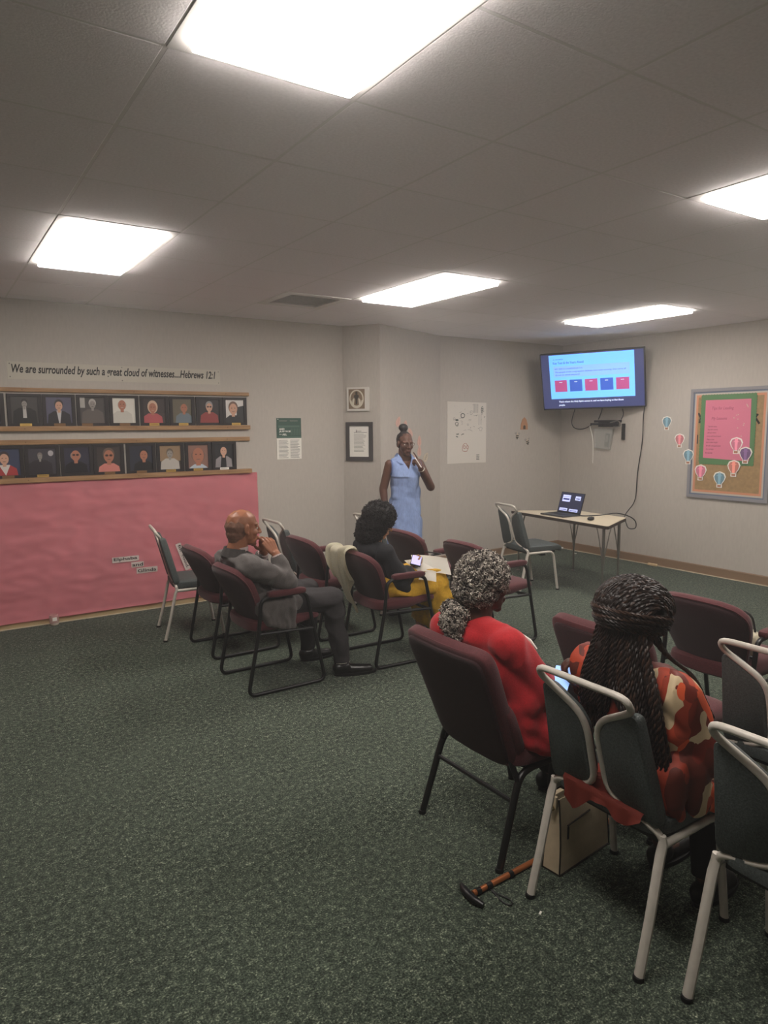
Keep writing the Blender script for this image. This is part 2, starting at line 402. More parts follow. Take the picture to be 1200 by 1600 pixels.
def rail(name, label, x1, z0, z1, d, cat='rail'):
    t = WL(name, label, cat, 0, z0); bm = nb(); box(bm, (x1/2-.25, -d/2, (z1-z0)/2), (x1+.5, d, z1-z0), .003); obj('board', bm, M_wood, t)
    for x in (.72, 1.62, 2.48):
        bm = nb(); lathe(bm, [(.006, 0), (.006, .002)], (0, 0, 0), 10)
        o = obj('screw', bm, M_brassd, t); o.rotation_euler = (PI/2, 0, 0); o.location = (x, -d, (z1-z0)*.5)
    return t
rail('wooden_rail', 'oak strip above the upper row of portraits', 2.72, 1.99, 2.024, .022)
rail('wooden_ledge', 'oak ledge carrying the upper row of portraits', 2.718, 1.665, 1.705, .04, 'ledge')
rail('wooden_rail', 'oak strip above the lower row of portraits', 2.715, 1.552, 1.592, .022)
rail('wooden_ledge', 'oak ledge carrying the lower row of portraits, along the top of the pink paper', 2.722, 1.234, 1.275, .04, 'ledge')
SK = {'a': flat('print_skin_pale', (206, 160, 136)), 'b': flat('print_skin_ruddy', (176, 116, 92)), 'g': flat('print_skin_grey', (150, 144, 138))}
_pm = {}
def pc(c):
    if c not in _pm: _pm[c] = flat('print_%d_%d_%d' % c, c, .45)
    return _pm[c]
def portrait(x0, x1, z, label, bg, clothes, hair, skin, hx=.5, hz=.6, r=.19, plate=None, extra=None, hairstyle='short', px=None):
    wd = x1-x0; ht = .268
    t = WL('portrait_frame', label, 'framed photo', x0, z, .004, 'framed portraits on the oak ledges')
    b = .03
    bm = nb()
    for rc in (rect(0, wd, 0, b*.8), rect(0, wd, ht-b*.8, ht), rect(0, b, b*.8, ht-b*.8), rect(wd-b, wd, b*.8, ht-b*.8)): prism(bm, rc, 0, .016)
    prism(bm, rect(b*.5, wd-b*.5, b*.5, ht-b*.5), 0, .006); obj('frame', bm, M_frameb, t, False)
    W, Hh = wd-2*b, ht-1.6*b
    mats = [pc(bg), pc(clothes), pc(hair), SK[skin], pc(extra[1]) if extra else pc(bg), M_ink]
    cl = lambda P: [(min(max(x, 0), 1), min(max(y, 0), 1)) for x, y in P]
    bm = nb(); pr = lambda P, d, mi: prism(bm, [(b+x*W, b*.8+y*Hh) for x, y in cl(P)], d, d+.0006, mi)
    pr(rect(0, 1, 0, 1), .006, 0)
    ar = W/Hh
    if extra and extra[0] == 'bg': pr(extra[2], .0066, 4)
    sh = hz-r*1.15
    pr([(hx-.46, 0), (hx-.42, sh-.13), (hx-.2, sh), (hx+.2, sh), (hx+.42, sh-.13), (hx+.46, 0)], .0068, 1)
    if extra and extra[0] == 'shirt': pr([(hx-.1, sh+.02), (hx+.1, sh+.02), (hx+.02, 0), (hx-.02, 0)] if len(extra) < 3 else extra[2], .0075, 4)
    if hairstyle == 'big': pr(ellp(hx, hz+.04, r*1.05/ar, r*1.35), .0076, 2)
    elif hairstyle == 'short': pr(ellp(hx, hz+.07, r*.92/ar, r*1.12), .0076, 2)
    elif hairstyle == 'sides': pr(ellp(hx, hz+.0, r*.95/ar, r*.8), .0076, 2)
    pr([(hx-r*.3/ar, sh-.06), (hx+r*.3/ar, sh-.06), (hx+r*.34/ar, hz-.05), (hx-r*.34/ar, hz-.05)], .008, 3)
    pr(ellp(hx, hz, r*.76/ar, r), .0084, 3)
    for sx in (-.3, .3): pr(ellp(hx+sx*r/ar, hz+r*.15, r*.13/ar, r*.06, 10), .009, 5)
    pr(ellp(hx, hz-r*.5, r*.3/ar, r*.05, 10), .009, 2 if skin != 'g' else 5)
    if extra and extra[0] == 'glasses':
        for sx in (-.32, .32): pr(ellp(hx+sx*r/ar, hz+r*.14, r*.27/ar, r*.2, 12), .0088, 4)
    obj('photo', bm, mats, t, False)
    if plate:
        bm = nb(); prism(bm, rect(px-.045 if px else wd/2-.045, px+.045 if px else wd/2+.045, 0, .022), .018, .021); prism(bm, rect((px or wd/2)-.036, (px or wd/2)+.03, .009, .012), .021, .0214, 1)
        obj('nameplate', bm, [plate, M_brassd], t, False)
    return t
Z1 = 1.7065; Z2 = 1.2765
portrait(.33, .583, Z1, 'portrait at the far left of the upper row, cut by the photo edge', (30, 28, 34), (110, 130, 160), (60, 56, 54), 'a', .5)
portrait(.601, .861, Z1, 'portrait of a figure in a dark tuxedo with white shirt and pink corsage, upper row', (66, 62, 62), (26, 24, 25), (40, 36, 34), 'g', .5, .72, .12, M_brass, ('shirt', (190, 186, 182), [(.43, .2), (.57, .2), (.56, .62), (.44, .62)]), px=.132)
portrait(.864, 1.124, Z1, 'portrait in a dark suit with white shirt and tie on a violet backdrop', (84, 82, 104), (30, 28, 34), (54, 48, 46), 'a', .5, .66, .17, M_brassd, ('shirt', (196, 194, 196)), px=.128)
portrait(1.132, 1.396, Z1, 'grey monochrome portrait beside a bright window, person with short white hair', (70, 66, 64), (96, 88, 84), (184, 180, 174), 'g', .5, .72, .15, M_brassd, ('bg', (170, 166, 160), rect(0, .2, .6, 1)), px=.08)
portrait(1.401, 1.655, Z1, 'portrait with white sweater on a bright white background, upper row', (216, 212, 202), (198, 194, 184), (204, 198, 190), 'b', .42, .72, .2, M_brassd, hairstyle='sides')
portrait(1.668, 1.925, Z1, 'portrait of a person with fluffy blond hair and red top, glints on the glass', (58, 50, 50), (178, 84, 88), (206, 176, 150), 'b', .42, .62, .2, M_brass, ('bg', (70, 60, 58), rect(.55, 1, 0, .4)), 'big', px=.12)
portrait(1.933, 2.171, Z1, 'portrait in a grey blue collared shirt on an olive background', (104, 96, 80), (112, 124, 132), (130, 118, 106), 'b', .6, .62, .18, M_brass, hairstyle='sides', px=.125)
portrait(2.185, 2.443, Z1, 'portrait of a person with grey hair, glasses and dark red sweater, upper row', (48, 44, 46), (146, 62, 60), (148, 146, 146), 'a', .5, .66, .18, None, ('glasses', (70, 60, 60)))
portrait(2.447, 2.692, Z1, 'portrait of a smiling person with curly brown hair, right end of upper row', (214, 210, 206), (44, 44, 46), (116, 88, 72), 'a', .42, .6, .24, M_brass, ('bg', (52, 52, 54), [(.6, 0), (1, 0), (1, .75), (.62, .68)]), px=.13)
portrait(.43, .699, Z2, 'portrait with a white collar under a red jacket, left end of lower row', (60, 66, 92), (170, 60, 62), (66, 52, 50), 'a', .45, .62, .2, M_brassd, ('shirt', (216, 210, 204), [(.25, .4), (.65, .4), (.48, 0)]), px=.145)
portrait(.704, .974, Z2, 'dark portrait with a seated figure in black and a pale moon-like disc', (64, 60, 68), (44, 38, 44), (130, 120, 116), 'g', .42, .66, .1, M_brass, ('bg', (180, 176, 178), ellp(.82, .8, .1, .11)), px=.132)
portrait(.98, 1.243, Z2, 'portrait of a grey haired person with glasses in a black robe with white piping', (52, 50, 66), (26, 22, 28), (140, 132, 128), 'b', .46, .68, .21, None, ('glasses', (60, 48, 46)), 'sides')
portrait(1.247, 1.507, Z2, 'close portrait of a long-faced person with glasses and a pink collar', (62, 54, 52), (206, 128, 118), (104, 84, 72), 'b', .5, .62, .25, M_brassd, ('glasses', (84, 56, 48)), px=.13)
portrait(1.525, 1.788, Z2, 'portrait of a dark haired person in a black turtleneck against navy', (44, 46, 60), (24, 22, 24), (40, 34, 34), 'b', .62, .62, .2, M_brassd, px=.13)
portrait(1.796, 2.05, Z2, 'portrait with a pale lace blouse on a glowing tan background', (150, 124, 96), (186, 180, 172), (104, 90, 76), 'g', .48, .64, .16, M_brass, ('bg', (70, 62, 56), rect(0, 1, 0, .35)), px=.125)
portrait(2.061, 2.316, Z2, 'close portrait of a balding person filling the frame, pale blue shirt', (140, 104, 92), (188, 198, 208), (120, 96, 86), 'b', .5, .55, .33, M_brass, hairstyle='sides', px=.12)
portrait(2.322, 2.569, Z2, 'portrait of a bald person in glasses, grey jacket over black, right end of lower row', (38, 38, 42), (150, 144, 146), (170, 156, 150), 'a', .48, .7, .19, M_white, ('shirt', (26, 26, 30), [(.3, .0), (.62, 0), (.6, .5), (.36, .5)]), None, px=.12)
# pink butcher paper
t = WL('pink_paper_backdrop', 'wide sheet of wrinkled pink paper taped under the portraits', 'paper', 0, 0)
bm = nb(); nx, nz = 150, 64; x0 = -.9
G = []
for j in range(nz+1):
    row = []
    for i in range(nx+1):
        u, v = i/nx, j/nz; x = x0+(2.785-x0)*u+.018*v*0; z = (.054-.010*(1-u))+(1.231-.05)*v
        p = V((x*1.5, z*3.4, .3)); h = .5*(1-abs(noise.noise(p*1.4+V((3, 1, 0))))*2.2)+.28*(1-2*abs(noise.noise(p*3.2)))+.12*noise.noise(p*7)
        row.append(bm.verts.new((x, -.012-.018*max(-.6, h)-(.006 if j == 0 else 0), z)))
    G.append(row)
for j in range(nz):
    for i in range(nx): bm.faces.new((G[j][i], G[j][i+1], G[j+1][i+1], G[j+1][i]))
bmesh.ops.solidify(bm, geom=bm.faces[:], thickness=.001)
obj('paper_sheet', bm, mat('pink_paper', (252, 166, 175), .75, 5, .05), t)
def strip(body, x, z, wd, ht, rot, label):
    t = WL('word_strip', label, 'paper strip', x, z, .026, 'cut-out words on the pink paper'); t.rotation_euler = (0, rot, 0)
    bm = nb(); prism(bm, rect(0, wd, 0, ht), 0, .002); obj('paper', bm, flat('strip_paper', (206, 192, 186), .8), t, False)
    desc = .0 if body in ('and', 'Glinda') else .0
    asc = ht*.62
    text('lettering', body, M_ink, t, wd*.06, ht*.18, .0022, width=wd*.88, height=asc if 'p' not in body and 'g' not in body else asc*1.12, bold=.0018)
strip('Elphaba', 1.353, .472, .235, .05, 0, 'topmost white word strip left of the grey chair on the pink paper')
strip('and', 1.519, .412, .11, .049, 0, 'smallest white word strip, middle of the three left of the grey chair')
strip('Glinda', 1.562, .35, .19, .052, 0, 'lowest of three white word strips left of the grey chair')
strip('for good.', 1.928, .585, .275, .052, 1.24, 'steeply slanted white word strip between the grey and maroon chairs')
# green and white poster
t = WL('civil_rights_poster', 'green and white printed poster on the wall right of the pink paper', 'poster', 3.014, 1.356)
bm = nb(); prism(bm, rect(0, .278, .215, .42), .002, .004, 0); prism(bm, rect(0, .278, 0, .215), .002, .004, 1)
for k in range(6): prism(bm, rect(.16+k*.018, .168+k*.018, .245, .315), .004, .0045, 2)
prism(bm, rect(.02, .26, .325, .345), .004, .0045, 2); prism(bm, rect(.0, .278, .222, .230), .004, .0045, 2)
prism(bm, rect(.03, .12, .388, .393), .004, .0045, 3); prism(bm, rect(.15, .24, .388, .393), .004, .0045, 3)
obj('sheet', bm, [flat('poster_green', (66, 92, 82)), M_white, flat('poster_green_light', (88, 114, 102)), M_inkl], t, False)
bm = nb(); lines(bm, .02, .13, .01, .20, 15, .004, .0045, mi=0); lines(bm, .15, .262, .01, .20, 17, .004, .0045, mi=0); obj('print', bm, M_inkg, t, False)
for b_, z, wd, ht in (('AND', .298, .06, .02), ('JUSTICE', .272, .13, .02), ('ALL', .243, .052, .02), ('FOR', .25, .03, .008)):
    text('lettering', b_, M_white, t, .028 if b_ != 'ALL' else .062, z, .0046, width=wd, height=ht, bold=.004)
bm = nb(); superell(bm, (.016, -.006, .408), (.005, .003, .005), 1, 1, 10, 6); obj('tack', bm, M_white, t)
# ------------------------------------------------------------------ the column: two frames
angA = math.atan2(B_[1]-A_[1], B_[0]-A_[0]); uA = V((math.cos(angA), math.sin(angA), 0)); nA = V((math.sin(angA), -math.cos(angA), 0))
def on_col(name, label, cat, s, z, d=0): return thing(name, label, cat, V((A_[0], A_[1], z))+uA*s+nA*d, angA)
t = on_col('emblem_plaque', 'small square white plaque with an oval figure emblem, above the certificate', 'plaque', .058, 1.850)
bm = nb(); prism(bm, rect(0, .248, 0, .248), 0, .03); obj('board', bm, flat('plaque_white', (214, 210, 202)), t, False)
bm = nb(); prism(bm, rect(.022, .205, .022, .228), .03, .032, 0); prism(bm, ellp(.113, .125, .082, .098, 28), .032, .0335, 1); prism(bm, ellp(.113, .125, .068, .084, 28), .0335, .0345, 0)
prism(bm, ellp(.113, .186, .013, .017, 12), .0345, .0365, 2); prism(bm, [(.085, .16), (.098, .17), (.128, .17), (.141, .16), (.136, .125), (.124, .13), (.122, .07), (.104, .07), (.102, .13), (.09, .125)], .0345, .0365, 2)
for k in range(13):
    a = PI*1.08+k*PI*.84/12; prism(bm, ellp(.113+.066*math.cos(a), .118+.074*math.sin(a), .010, .013, 8), .0345, .0362, 1)
for k in (-1, 1): prism(bm, [(.113+k*.02, .145), (.113+k*.045, .115), (.113+k*.05, .08), (.113+k*.03, .06)], .0345, .0362, 1)
obj('emblem', bm, [flat('emblem_brown', (130, 110, 88)), flat('emblem_cream', (212, 204, 186)), flat('emblem_dark', (62, 56, 48))], t, False)
t = on_col('framed_certificate', 'dark framed printed certificate hung below the small white plaque', 'picture', .037, 1.322)
bm = nb()
for rc in (rect(0, .305, 0, .04), rect(0, .305, .37, .41), rect(0, .04, .04, .37), rect(.265, .305, .04, .37)): prism(bm, rc, 0, .024)
obj('frame', bm, flat('charcoal_frame', (70, 66, 66)), t, False)
bm = nb(); prism(bm, rect(.03, .275, .03, .38), .002, .01); obj('page', bm, M_white, t, False)
bm = nb(); lines(bm, .09, .235, .09, .29, 15, .0035, .0105, .4); prism(bm, rect(.09, .24, .298, .303), .0105, .011); prism(bm, rect(.115, .175, .31, .315), .0105, .011); prism(bm, [(.112, .3), (.122, .3), (.119, .33), (.115, .33)], .0105, .011)
obj('print', bm, M_inkg, t, False)
# pink leaf cut-outs on the chamfered wall behind the speaker
angB = math.atan2(D2[1]-B_[1], D2[0]-B_[0]); uB = V((math.cos(angB), math.sin(angB), 0)); nB = V((math.sin(angB), -math.cos(angB), 0))
def leafshape(n=14, a=.040, b=.062): return [(a*math.sin(2*PI*k/n)*(1-.35*math.cos(2*PI*k/n)), b*math.cos(2*PI*k/n)) for k in range(n)][::-1]
M_pl = flat('pale_pink_paper', (214, 178, 164)); M_pl2 = flat('pink_line', (200, 148, 136)); M_cream = flat('cream_paper', (206, 192, 170))
PK = [(.33, 1.735, .5, 'topmost pink paper leaf behind the hair bun'), (.467, 1.69, .2, 'pink paper leaf right of the hair bun'), (.565, 1.61, -.5, 'pink paper leaf beside the glasses of the standing person'),
      (.755, 1.515, 0, 'upright pink paper leaf right of the standing person'), (.755, 1.40, .1, 'pink paper leaf just below the upright one'), (.895, 1.325, .7, 'cream tipped paper leaf lowest of the cluster on the wall')]
for k, (s, z, r, lab) in enumerate(PK):
    t = thing('paper_leaf', lab, 'paper cutout', V((B_[0], B_[1], z))+uB*s+nB*.001, angB, 'paper leaves behind the speaker'); t.rotation_euler = (0, r, angB)
    bm = nb(); prism(bm, leafshape(), 0, .002); obj('sheet', bm, M_cream if k == 5 else M_pl, t, False)
    bm = nb(); prism(bm, rect(-.002, .002, -.045, .045), .002, .0026)
    for q in (-.025, .0, .025): prism(bm, [(0, q-.012), (.022, q+.008), (.022, q+.012), (0, q-.008)], .002, .0026); prism(bm, [(0, q-.012), (0, q-.008), (-.022, q+.012), (-.022, q+.008)], .002, .0026)
    obj('veins', bm, M_pl2 if k != 5 else M_inkg, t, False)
# doodle sheet and bees on the back wall
t = thing('doodle_sheet', 'large white paper sheet covered in small marker doodles on the back wall', 'paper', (5.296, YB, 1.224))
bm = nb(); prism(bm, [(0, 0), (.31, .004), (.624, .0), (.622, .744), (0, .754)], .002, .006); obj('sheet', bm, flat('sheet_white', (214, 208, 198)), t, False)
rnd = random.Random(5)
def scribble(bm, x, z, r, n=9, wd=.004, kind=0):
    P = []
    if kind == 0:
        for k in range(n): P.append((x+r*math.cos(k*2*PI/n+.3)*(.7+.4*rnd.random()), z+r*math.sin(k*2*PI/n+.3)*(.7+.4*rnd.random())))
        P.append(P[0])
    else:
        a = rnd.random()*PI
        for k in range(n): P.append((x+r*(k/n-.5)*2*math.cos(a)+(rnd.random()-.5)*r*.4, z+r*(k/n-.5)*math.sin(a)+(rnd.random()-.5)*r*.4))
    for (xa, za), (xb, zb) in zip(P, P[1:]):
        L_ = math.hypot(xb-xa, zb-za) or 1; nx_, nz_ = -(zb-za)/L_*wd/2, (xb-xa)/L_*wd/2
        prism(bm, [(xa-nx_, za-nz_), (xb-nx_, zb-nz_), (xb+nx_, zb+nz_), (xa+nx_, za+nz_)], .006, .0066)
bm = nb()
for k in range(30): scribble(bm, .1+.45*rnd.random(), .35+.37*rnd.random(), .012+.022*rnd.random(), 5, .003, 0 if k % 5 == 0 else 1)
for q in range(5): prism(bm, rect(.41+q*.018, .414+q*.018, .62, .73), .006, .0066)
for q in (.50, .535): prism(bm, rect(q, q+.005, .47, .60), .006, .0066)
obj('grey_doodles', bm, M_inkg, t, False)
bm = nb(); scribble(bm, .24, .585, .032, 10, .010); prism(bm, ellp(.15, .53, .026, .012, 10), .006, .0066); scribble(bm, .15, .485, .026, 8, .007)
for q in range(5): scribble(bm, .55+.025*rnd.random(), .68-.012*q, .018, 6, .006, q % 2)
scribble(bm, .165, .36, .02, 6, .012, 1); scribble(bm, .15, .33, .02, 6, .012, 1); scribble(bm, .25, .36, .03, 3, .009, 1)
for q in range(4): prism(bm, rect(.465, .515, .04+q*.018, .048+q*.018), .006, .0066)
scribble(bm, .62-.02, .57, .015, 5, .008, 1)
obj('dark_doodles', bm, flat('dark_marker', (66, 76, 66)), t, False)
bm = nb(); scribble(bm, .29, .19, .055, 12, .006); scribble(bm, .27, .2, .02, 6, .006); scribble(bm, .32, .2, .022, 6, .006); obj('red_doodles', bm, flat('red_marker', (168, 104, 88)), t, False)
def bk(name, label, cat, x, z, group=None): return thing(name, label, cat, (x, YB, z), 0, group)
t = bk('beehive_cutout', 'tan paper beehive cutout with dark doorway on the back wall', 'paper cutout', 6.585, 1.63)
bm = nb(); prism(bm, [(-.065, 0), (.065, 0), (.06, .07), (.035, .135), (0, .16), (-.035, .135), (-.06, .07)], .001, .004); obj('hive', bm, flat('hive_tan', (190, 140, 104)), t, False)
bm = nb(); prism(bm, [(-.02, .005), (.022, .005), (.022, .03)]+ellp(.001, .035, .021, .022, 8, 0, PI)[1:]+[(-.02, .03)], .004, .005); obj('doorway', bm, flat('doorway_dark', (74, 62, 52)), t, False)
for lab, x, z, r in (('left one of the two striped paper bees below the beehive', 6.462, 1.55, .1), ('right and lower of the two striped paper bees below the beehive', 6.649, 1.473, -.2)):
    t = bk('bee_cutout', lab, 'paper cutout', x, z, 'paper bees'); t.rotation_euler = (0, r, 0)
    bm = nb(); prism(bm, ellp(0, 0, .026, .042, 14), .001, .004); obj('body', bm, M_cream, t, False)
    bm = nb()
    for q in (-.018, .004): prism(bm, rect(-.024, .024, q-.007, q+.007), .004, .0045)
    prism(bm, ellp(.0, -.034, .012, .01, 8), .004, .0045); obj('stripes', bm, M_ink, t, False)
    bm = nb()
    for sx in (-1, 1): prism(bm, ellp(sx*.026, .032, .022, .016, 10), .002, .005)
    obj('wings', bm, M_inkl, t, False)
# ------------------------------------------------------------------ right wall (faces -x): local x runs toward -Y
RW = lambda name, label, cat, y, z, d=0, group=None: thing(name, label, cat, (XR-d, y, z), -PI/2, group)
t = RW('bulletin_board', 'cork bulletin board with grey and coral border and a pink handwritten poster', 'bulletin board', 4.69, .862)
bw, bh = .915, 1.212
bm = nb(); prism(bm, rect(.03, bw-.03, .03, bh-.03), 0, .012); obj('cork', bm, mat('cork_paper', (158, 130, 92), .9, 30, .12), t, False)
bm = nb()
for rc in (rect(0, bw, 0, .035), rect(0, bw, bh-.035, bh), rect(0, .035, .035, bh-.035), rect(bw-.035, bw, .035, bh-.035)): prism(bm, rc, 0, .022)
obj('frame', bm, flat('frame_grey_blue', (140, 138, 142)), t, False)
for nm, o_, w_, c_, d_ in (('blue_border', .035, .016, (104, 116, 136), .014), ('grey_border', .051, .018, (190, 182, 172), .0145), ('coral_border', .069, .024, (206, 142, 110), .015)):
    bm = nb(); a, b = o_, o_+w_
    for rc in (rect(a, bw-a, a, b), rect(a, bw-a, bh-b, bh-a), rect(a, b, b, bh-b), rect(bw-b, bw-a, b, bh-b)): prism(bm, rc, .012, d_)
    obj(nm, bm, flat(nm, c_), t, False)
gx0, gx1, gz0, gz1 = .132, .745, .385, 1.14
P = []
for a, b in (((gx0, gz0), (gx1, gz0)), ((gx1, gz0), (gx1, gz1)), ((gx1, gz1), (gx0, gz1)), ((gx0, gz1), (gx0, gz0))):
    n = max(8, int(math.hypot(b[0]-a[0], b[1]-a[1])/.016)); nx_, nz_ = (b[1]-a[1]), -(b[0]-a[0]); L_ = math.hypot(nx_, nz_)
    for k in range(n): s = .007*abs(math.sin(k*PI/2)); P.append((a[0]+(b[0]-a[0])*k/n+nx_/L_*s, a[1]+(b[1]-a[1])*k/n+nz_/L_*s))
bm = nb(); prism(bm, P, .0125, .0165); obj('green_backing', bm, flat('scalloped_green', (88, 128, 84)), t, False)
bm = nb(); prism(bm, [(.180, .452), (.702, .430), (.690, 1.085), (.182, 1.085)], .0167, .019); obj('pink_poster', bm, flat('poster_pink', (212, 120, 144)), t, False)
M_hand = flat('poster_pen', (160, 62, 90)); M_hand2 = flat('poster_pen_dark', (120, 52, 70))
for b_, x, z, ht, m_ in (('Tips for Leading', .26, .97, .045, M_hand), ('My Lessons', .26, .86, .045, M_hand), ('Tell the story', .225, .785, .022, M_hand2), ('Stay the course', .22, .752, .022, M_hand2), ('Lift up others', .22, .718, .022, M_hand2), ('Love with both hands', .215, .684, .022, M_hand2), ('Make it last', .215, .648, .022, M_hand2), ('Let it shine bright', .21, .612, .022, M_hand2), ('Be still, compassionate', .21, .574, .022, M_hand2), ('Let us begin', .21, .538, .022, M_hand2), ('Be thankful', .205, .50, .022, M_hand2)):
    text('handwriting', b_, m_, t, x, z, .0192, size=ht, shear=.25, scale_x=.85)
bm = nb()
for q in range(9): prism(bm, ellp(.5+.13*rnd.random(), .66+.28*rnd.random(), .005, .006, 8), .0192, .0197)
prism(bm, [(.64, 1.03), (.645, 1.035), (.665, 1.0), (.66, .995)], .0192, .0197); obj('paper_dots', bm, M_cream, t, False)
for ch, x, z, r, s in (('Y', .062, .845, .2, .11), ('I', .085, .605, 0, .1), ('S', .735, .865, -.9, .1), ('T', .75, .80, -.6, .1)):
    text('letter', ch, M_ink, t, x, z, .0128, rot=r, size=s*1.35, bold=.004)
BC = {'blue': (112, 146, 160), 'pink': (208, 122, 144), 'purple': (112, 82, 124), 'coral': (202, 126, 112), 'rose': (192, 118, 124)}
def balloon(y, z, c, label, d=.0, s=1.0):
    t = RW('hot_air_balloon_cutout', label, 'paper cutout', y, z, d, 'paper hot air balloons'); w_ = .056*s; t.scale = (1.12, 1, .88)
    env = [(-.02*s, -.055*s), (.02*s, -.055*s), (w_*.8, -.01*s), (w_, .035*s), (w_*.75, .075*s), (0, .095*s), (-w_*.75, .075*s), (-w_, .035*s), (-w_*.8, -.01*s)]
    bm = nb(); prism(bm, [(x*1.16, zz*1.08+.002) for x, zz in env], .001, .003); prism(bm, rect(-.028*s, .028*s, -.1*s, -.055*s), .001, .003); obj('backing', bm, M_white, t, False)
    bm = nb(); prism(bm, [(x*.95, zz*.95) for x, zz in env], .003, .005); obj('envelope', bm, flat('balloon_'+c, BC[c]), t, False)
    bm = nb(); prism(bm, [(-.012*s, -.055*s), (.012*s, -.055*s), (.016*s, .085*s), (-.016*s, .085*s)], .005, .0054, 0); prism(bm, ellp(-.0, .05*s, .03*s, .006*s, 10), .0054, .0058, 0)
    obj('stripe', bm, flat('balloon_stripe_'+c, tuple(min(255, int(q*1.22+12)) for q in BC[c])), t, False)
    bm = nb(); prism(bm, rect(-.018*s, .018*s, -.092*s, -.066*s), .003, .005); obj('basket', bm, flat('basket_tan', (176, 124, 96)), t, False)
    for sx in (-1, 1):
        bm = nb(); prism(bm, [(sx*.014*s, -.066*s), (sx*.017*s, -.066*s), (sx*.024*s, -.045*s), (sx*.02*s, -.045*s)], .003, .0045); obj('rope', bm, M_inkg, t, False)
balloon(4.993, 1.70, 'blue', 'blue paper balloon highest on the bare wall left of the bulletin board', .001, .9)
balloon(4.818, 1.498, 'rose', 'rose paper balloon on the bare wall left of the bulletin board', .001, .9)
balloon(4.685, 1.318, 'blue', 'blue paper balloon overlapping the left edge of the bulletin board frame', .023, .95)
balloon(4.53, 1.146, 'pink', 'pink paper balloon at the lower left inside the bulletin board', .0165)
balloon(4.304, 1.08, 'blue', 'blue paper balloon at the bottom middle of the bulletin board', .0165)
balloon(4.149, 1.21, 'coral', 'coral striped paper balloon just below the green backing', .018)
balloon(4.134, 1.455, 'pink', 'pink paper balloon stuck on the pink poster', .02)
balloon(4.025, 1.355, 'purple', 'purple paper balloon at the lower right corner of the pink poster', .025)
# ------------------------------------------------------------------ television
def tv():
    a, tl, ro = 3.630, -.289, .018; c = V((6.84, 5.749, 2.222))
    t = thing('television', 'wall television tilted down in the corner, showing a blue presentation slide', 'television', c)
    n = V((math.cos(a)*math.cos(tl), math.sin(a)*math.cos(tl), math.sin(tl))); r = V((-math.sin(a), math.cos(a), 0)); u = n.cross(r)
    r, u = math.cos(ro)*r+math.sin(ro)*u, -math.sin(ro)*r+math.cos(ro)*u     # r: image right seen from the front is +r
    Mx = Matrix((r, -n, u)).transposed().to_4x4(); Mx.translation = c; t.matrix_world = Mx
    return t, Mx
t, MTV = tv(); wv, hv = 1.235, .71
bm = nb(); box(bm, (0, .03, 0), (wv, .05, hv), .006); box(bm, (0, .075, -.05), (.8, .05, .42), .015); obj('housing', bm, M_dark, t, False)
bm = nb(); prism(bm, rect(-wv/2+.014, wv/2-.014, -hv/2+.02, hv/2-.014), -.006, -.002)
obj('screen', bm, mat('screen_dark', (50, 56, 96), .25, emit=1.0), t, False)  # dark area's emission raised to include the glare glow over the screen
def em(name, c, e=1.0): return mat(name, c, .4, emit=e)
def tvq(u, v): return (-wv/2+wv*u, hv/2-hv*v)     # fractions across and down the set
def quad(a, b, c, d): return [tvq(*a), tvq(*b), tvq(*c), tvq(*d)][::-1]
bm = nb(); prism(bm, rect(tvq(.09, 0)[0], tvq(.905, 0)[0], tvq(0, .80)[1], tvq(0, .03)[1]), -.002, -.001); obj('slide', bm, em('slide_blue', (108, 186, 255), 1.0), t, False)
bm = nb(); prism(bm, rect(tvq(.13, 0)[0], tvq(.86, 0)[0], tvq(0, .415)[1], tvq(0, .225)[1]), -.001, -.0006); obj('slide_text_box', bm, em('slide_box', (128, 176, 246)), t, False)
M_st = em('slide_text', (58, 84, 150), .5); M_cap = em('caption_white', (214, 226, 255), 1.0)
for b_, x, y, wd, ht in (('Key Text & the Years Ahead', .13, .20, .30, .038), ('KEY TEXT 5 | 2 CHRONICLES 7:14', .145, .29, .27, .022), ('The people of the congregation dedicate time each morning, then serve all', .145, .345, .68, .022), ('those in need beyond', .145, .395, .24, .022), ('A WORD', .13, .115, .1, .012)):
    x_, z_ = tvq(x, y); text('slide_text', b_, M_st, t, x_, z_, .0012 if y < .21 else .0008, width=wd*wv, height=ht)
for k, (c_, nm) in enumerate((((178, 76, 134), 'red'), ((56, 96, 196), 'blue'))*2+(((178, 76, 134), 'red'),)):
    x_ = .135+k*.149; bm = nb(); prism(bm, rect(tvq(x_, 0)[0], tvq(x_+.122, 0)[0], tvq(0, .675)[1], tvq(0, .47)[1]), -.001, -.0004); prism(bm, rect(tvq(x_+.045, 0)[0], tvq(x_+.075, 0)[0], tvq(0, .512)[1], tvq(0, .503)[1]), -.0004, -.0001, 1)
    obj(nm+'_card', bm, [em('card_'+nm, c_, .75), M_cap], t, False)
for b_, y, wd in (("That's where the Holy Spirit comes in, and we have buying us that those", .875, .63), ('people.', .935, .06)):
    x_, z_ = tvq(.165, y); text('caption_text', b_, M_cap, t, x_, z_, .0022, width=wd*wv, height=.028, bold=.003)
bm = nb(); Mi = MTV.inverted(); Q = lambda *p: Mi @ V(p)
tube(bm, [Q(6.93, 5.80, 2.2), Q(7.03, 5.95, 2.16), Q(7.1, 6.2, 2.15), Q(7.262, 6.25, 2.15)], .022, 8); box(bm, Q(7.262, 6.25, 2.15), (.02, .02, .02)); obj('wall_arm', bm, M_black, t)
bm = nb(); box(bm, (0, .11, -.02), (.42, .02, .36), .003); obj('mount_plate', bm, M_black, t, False)
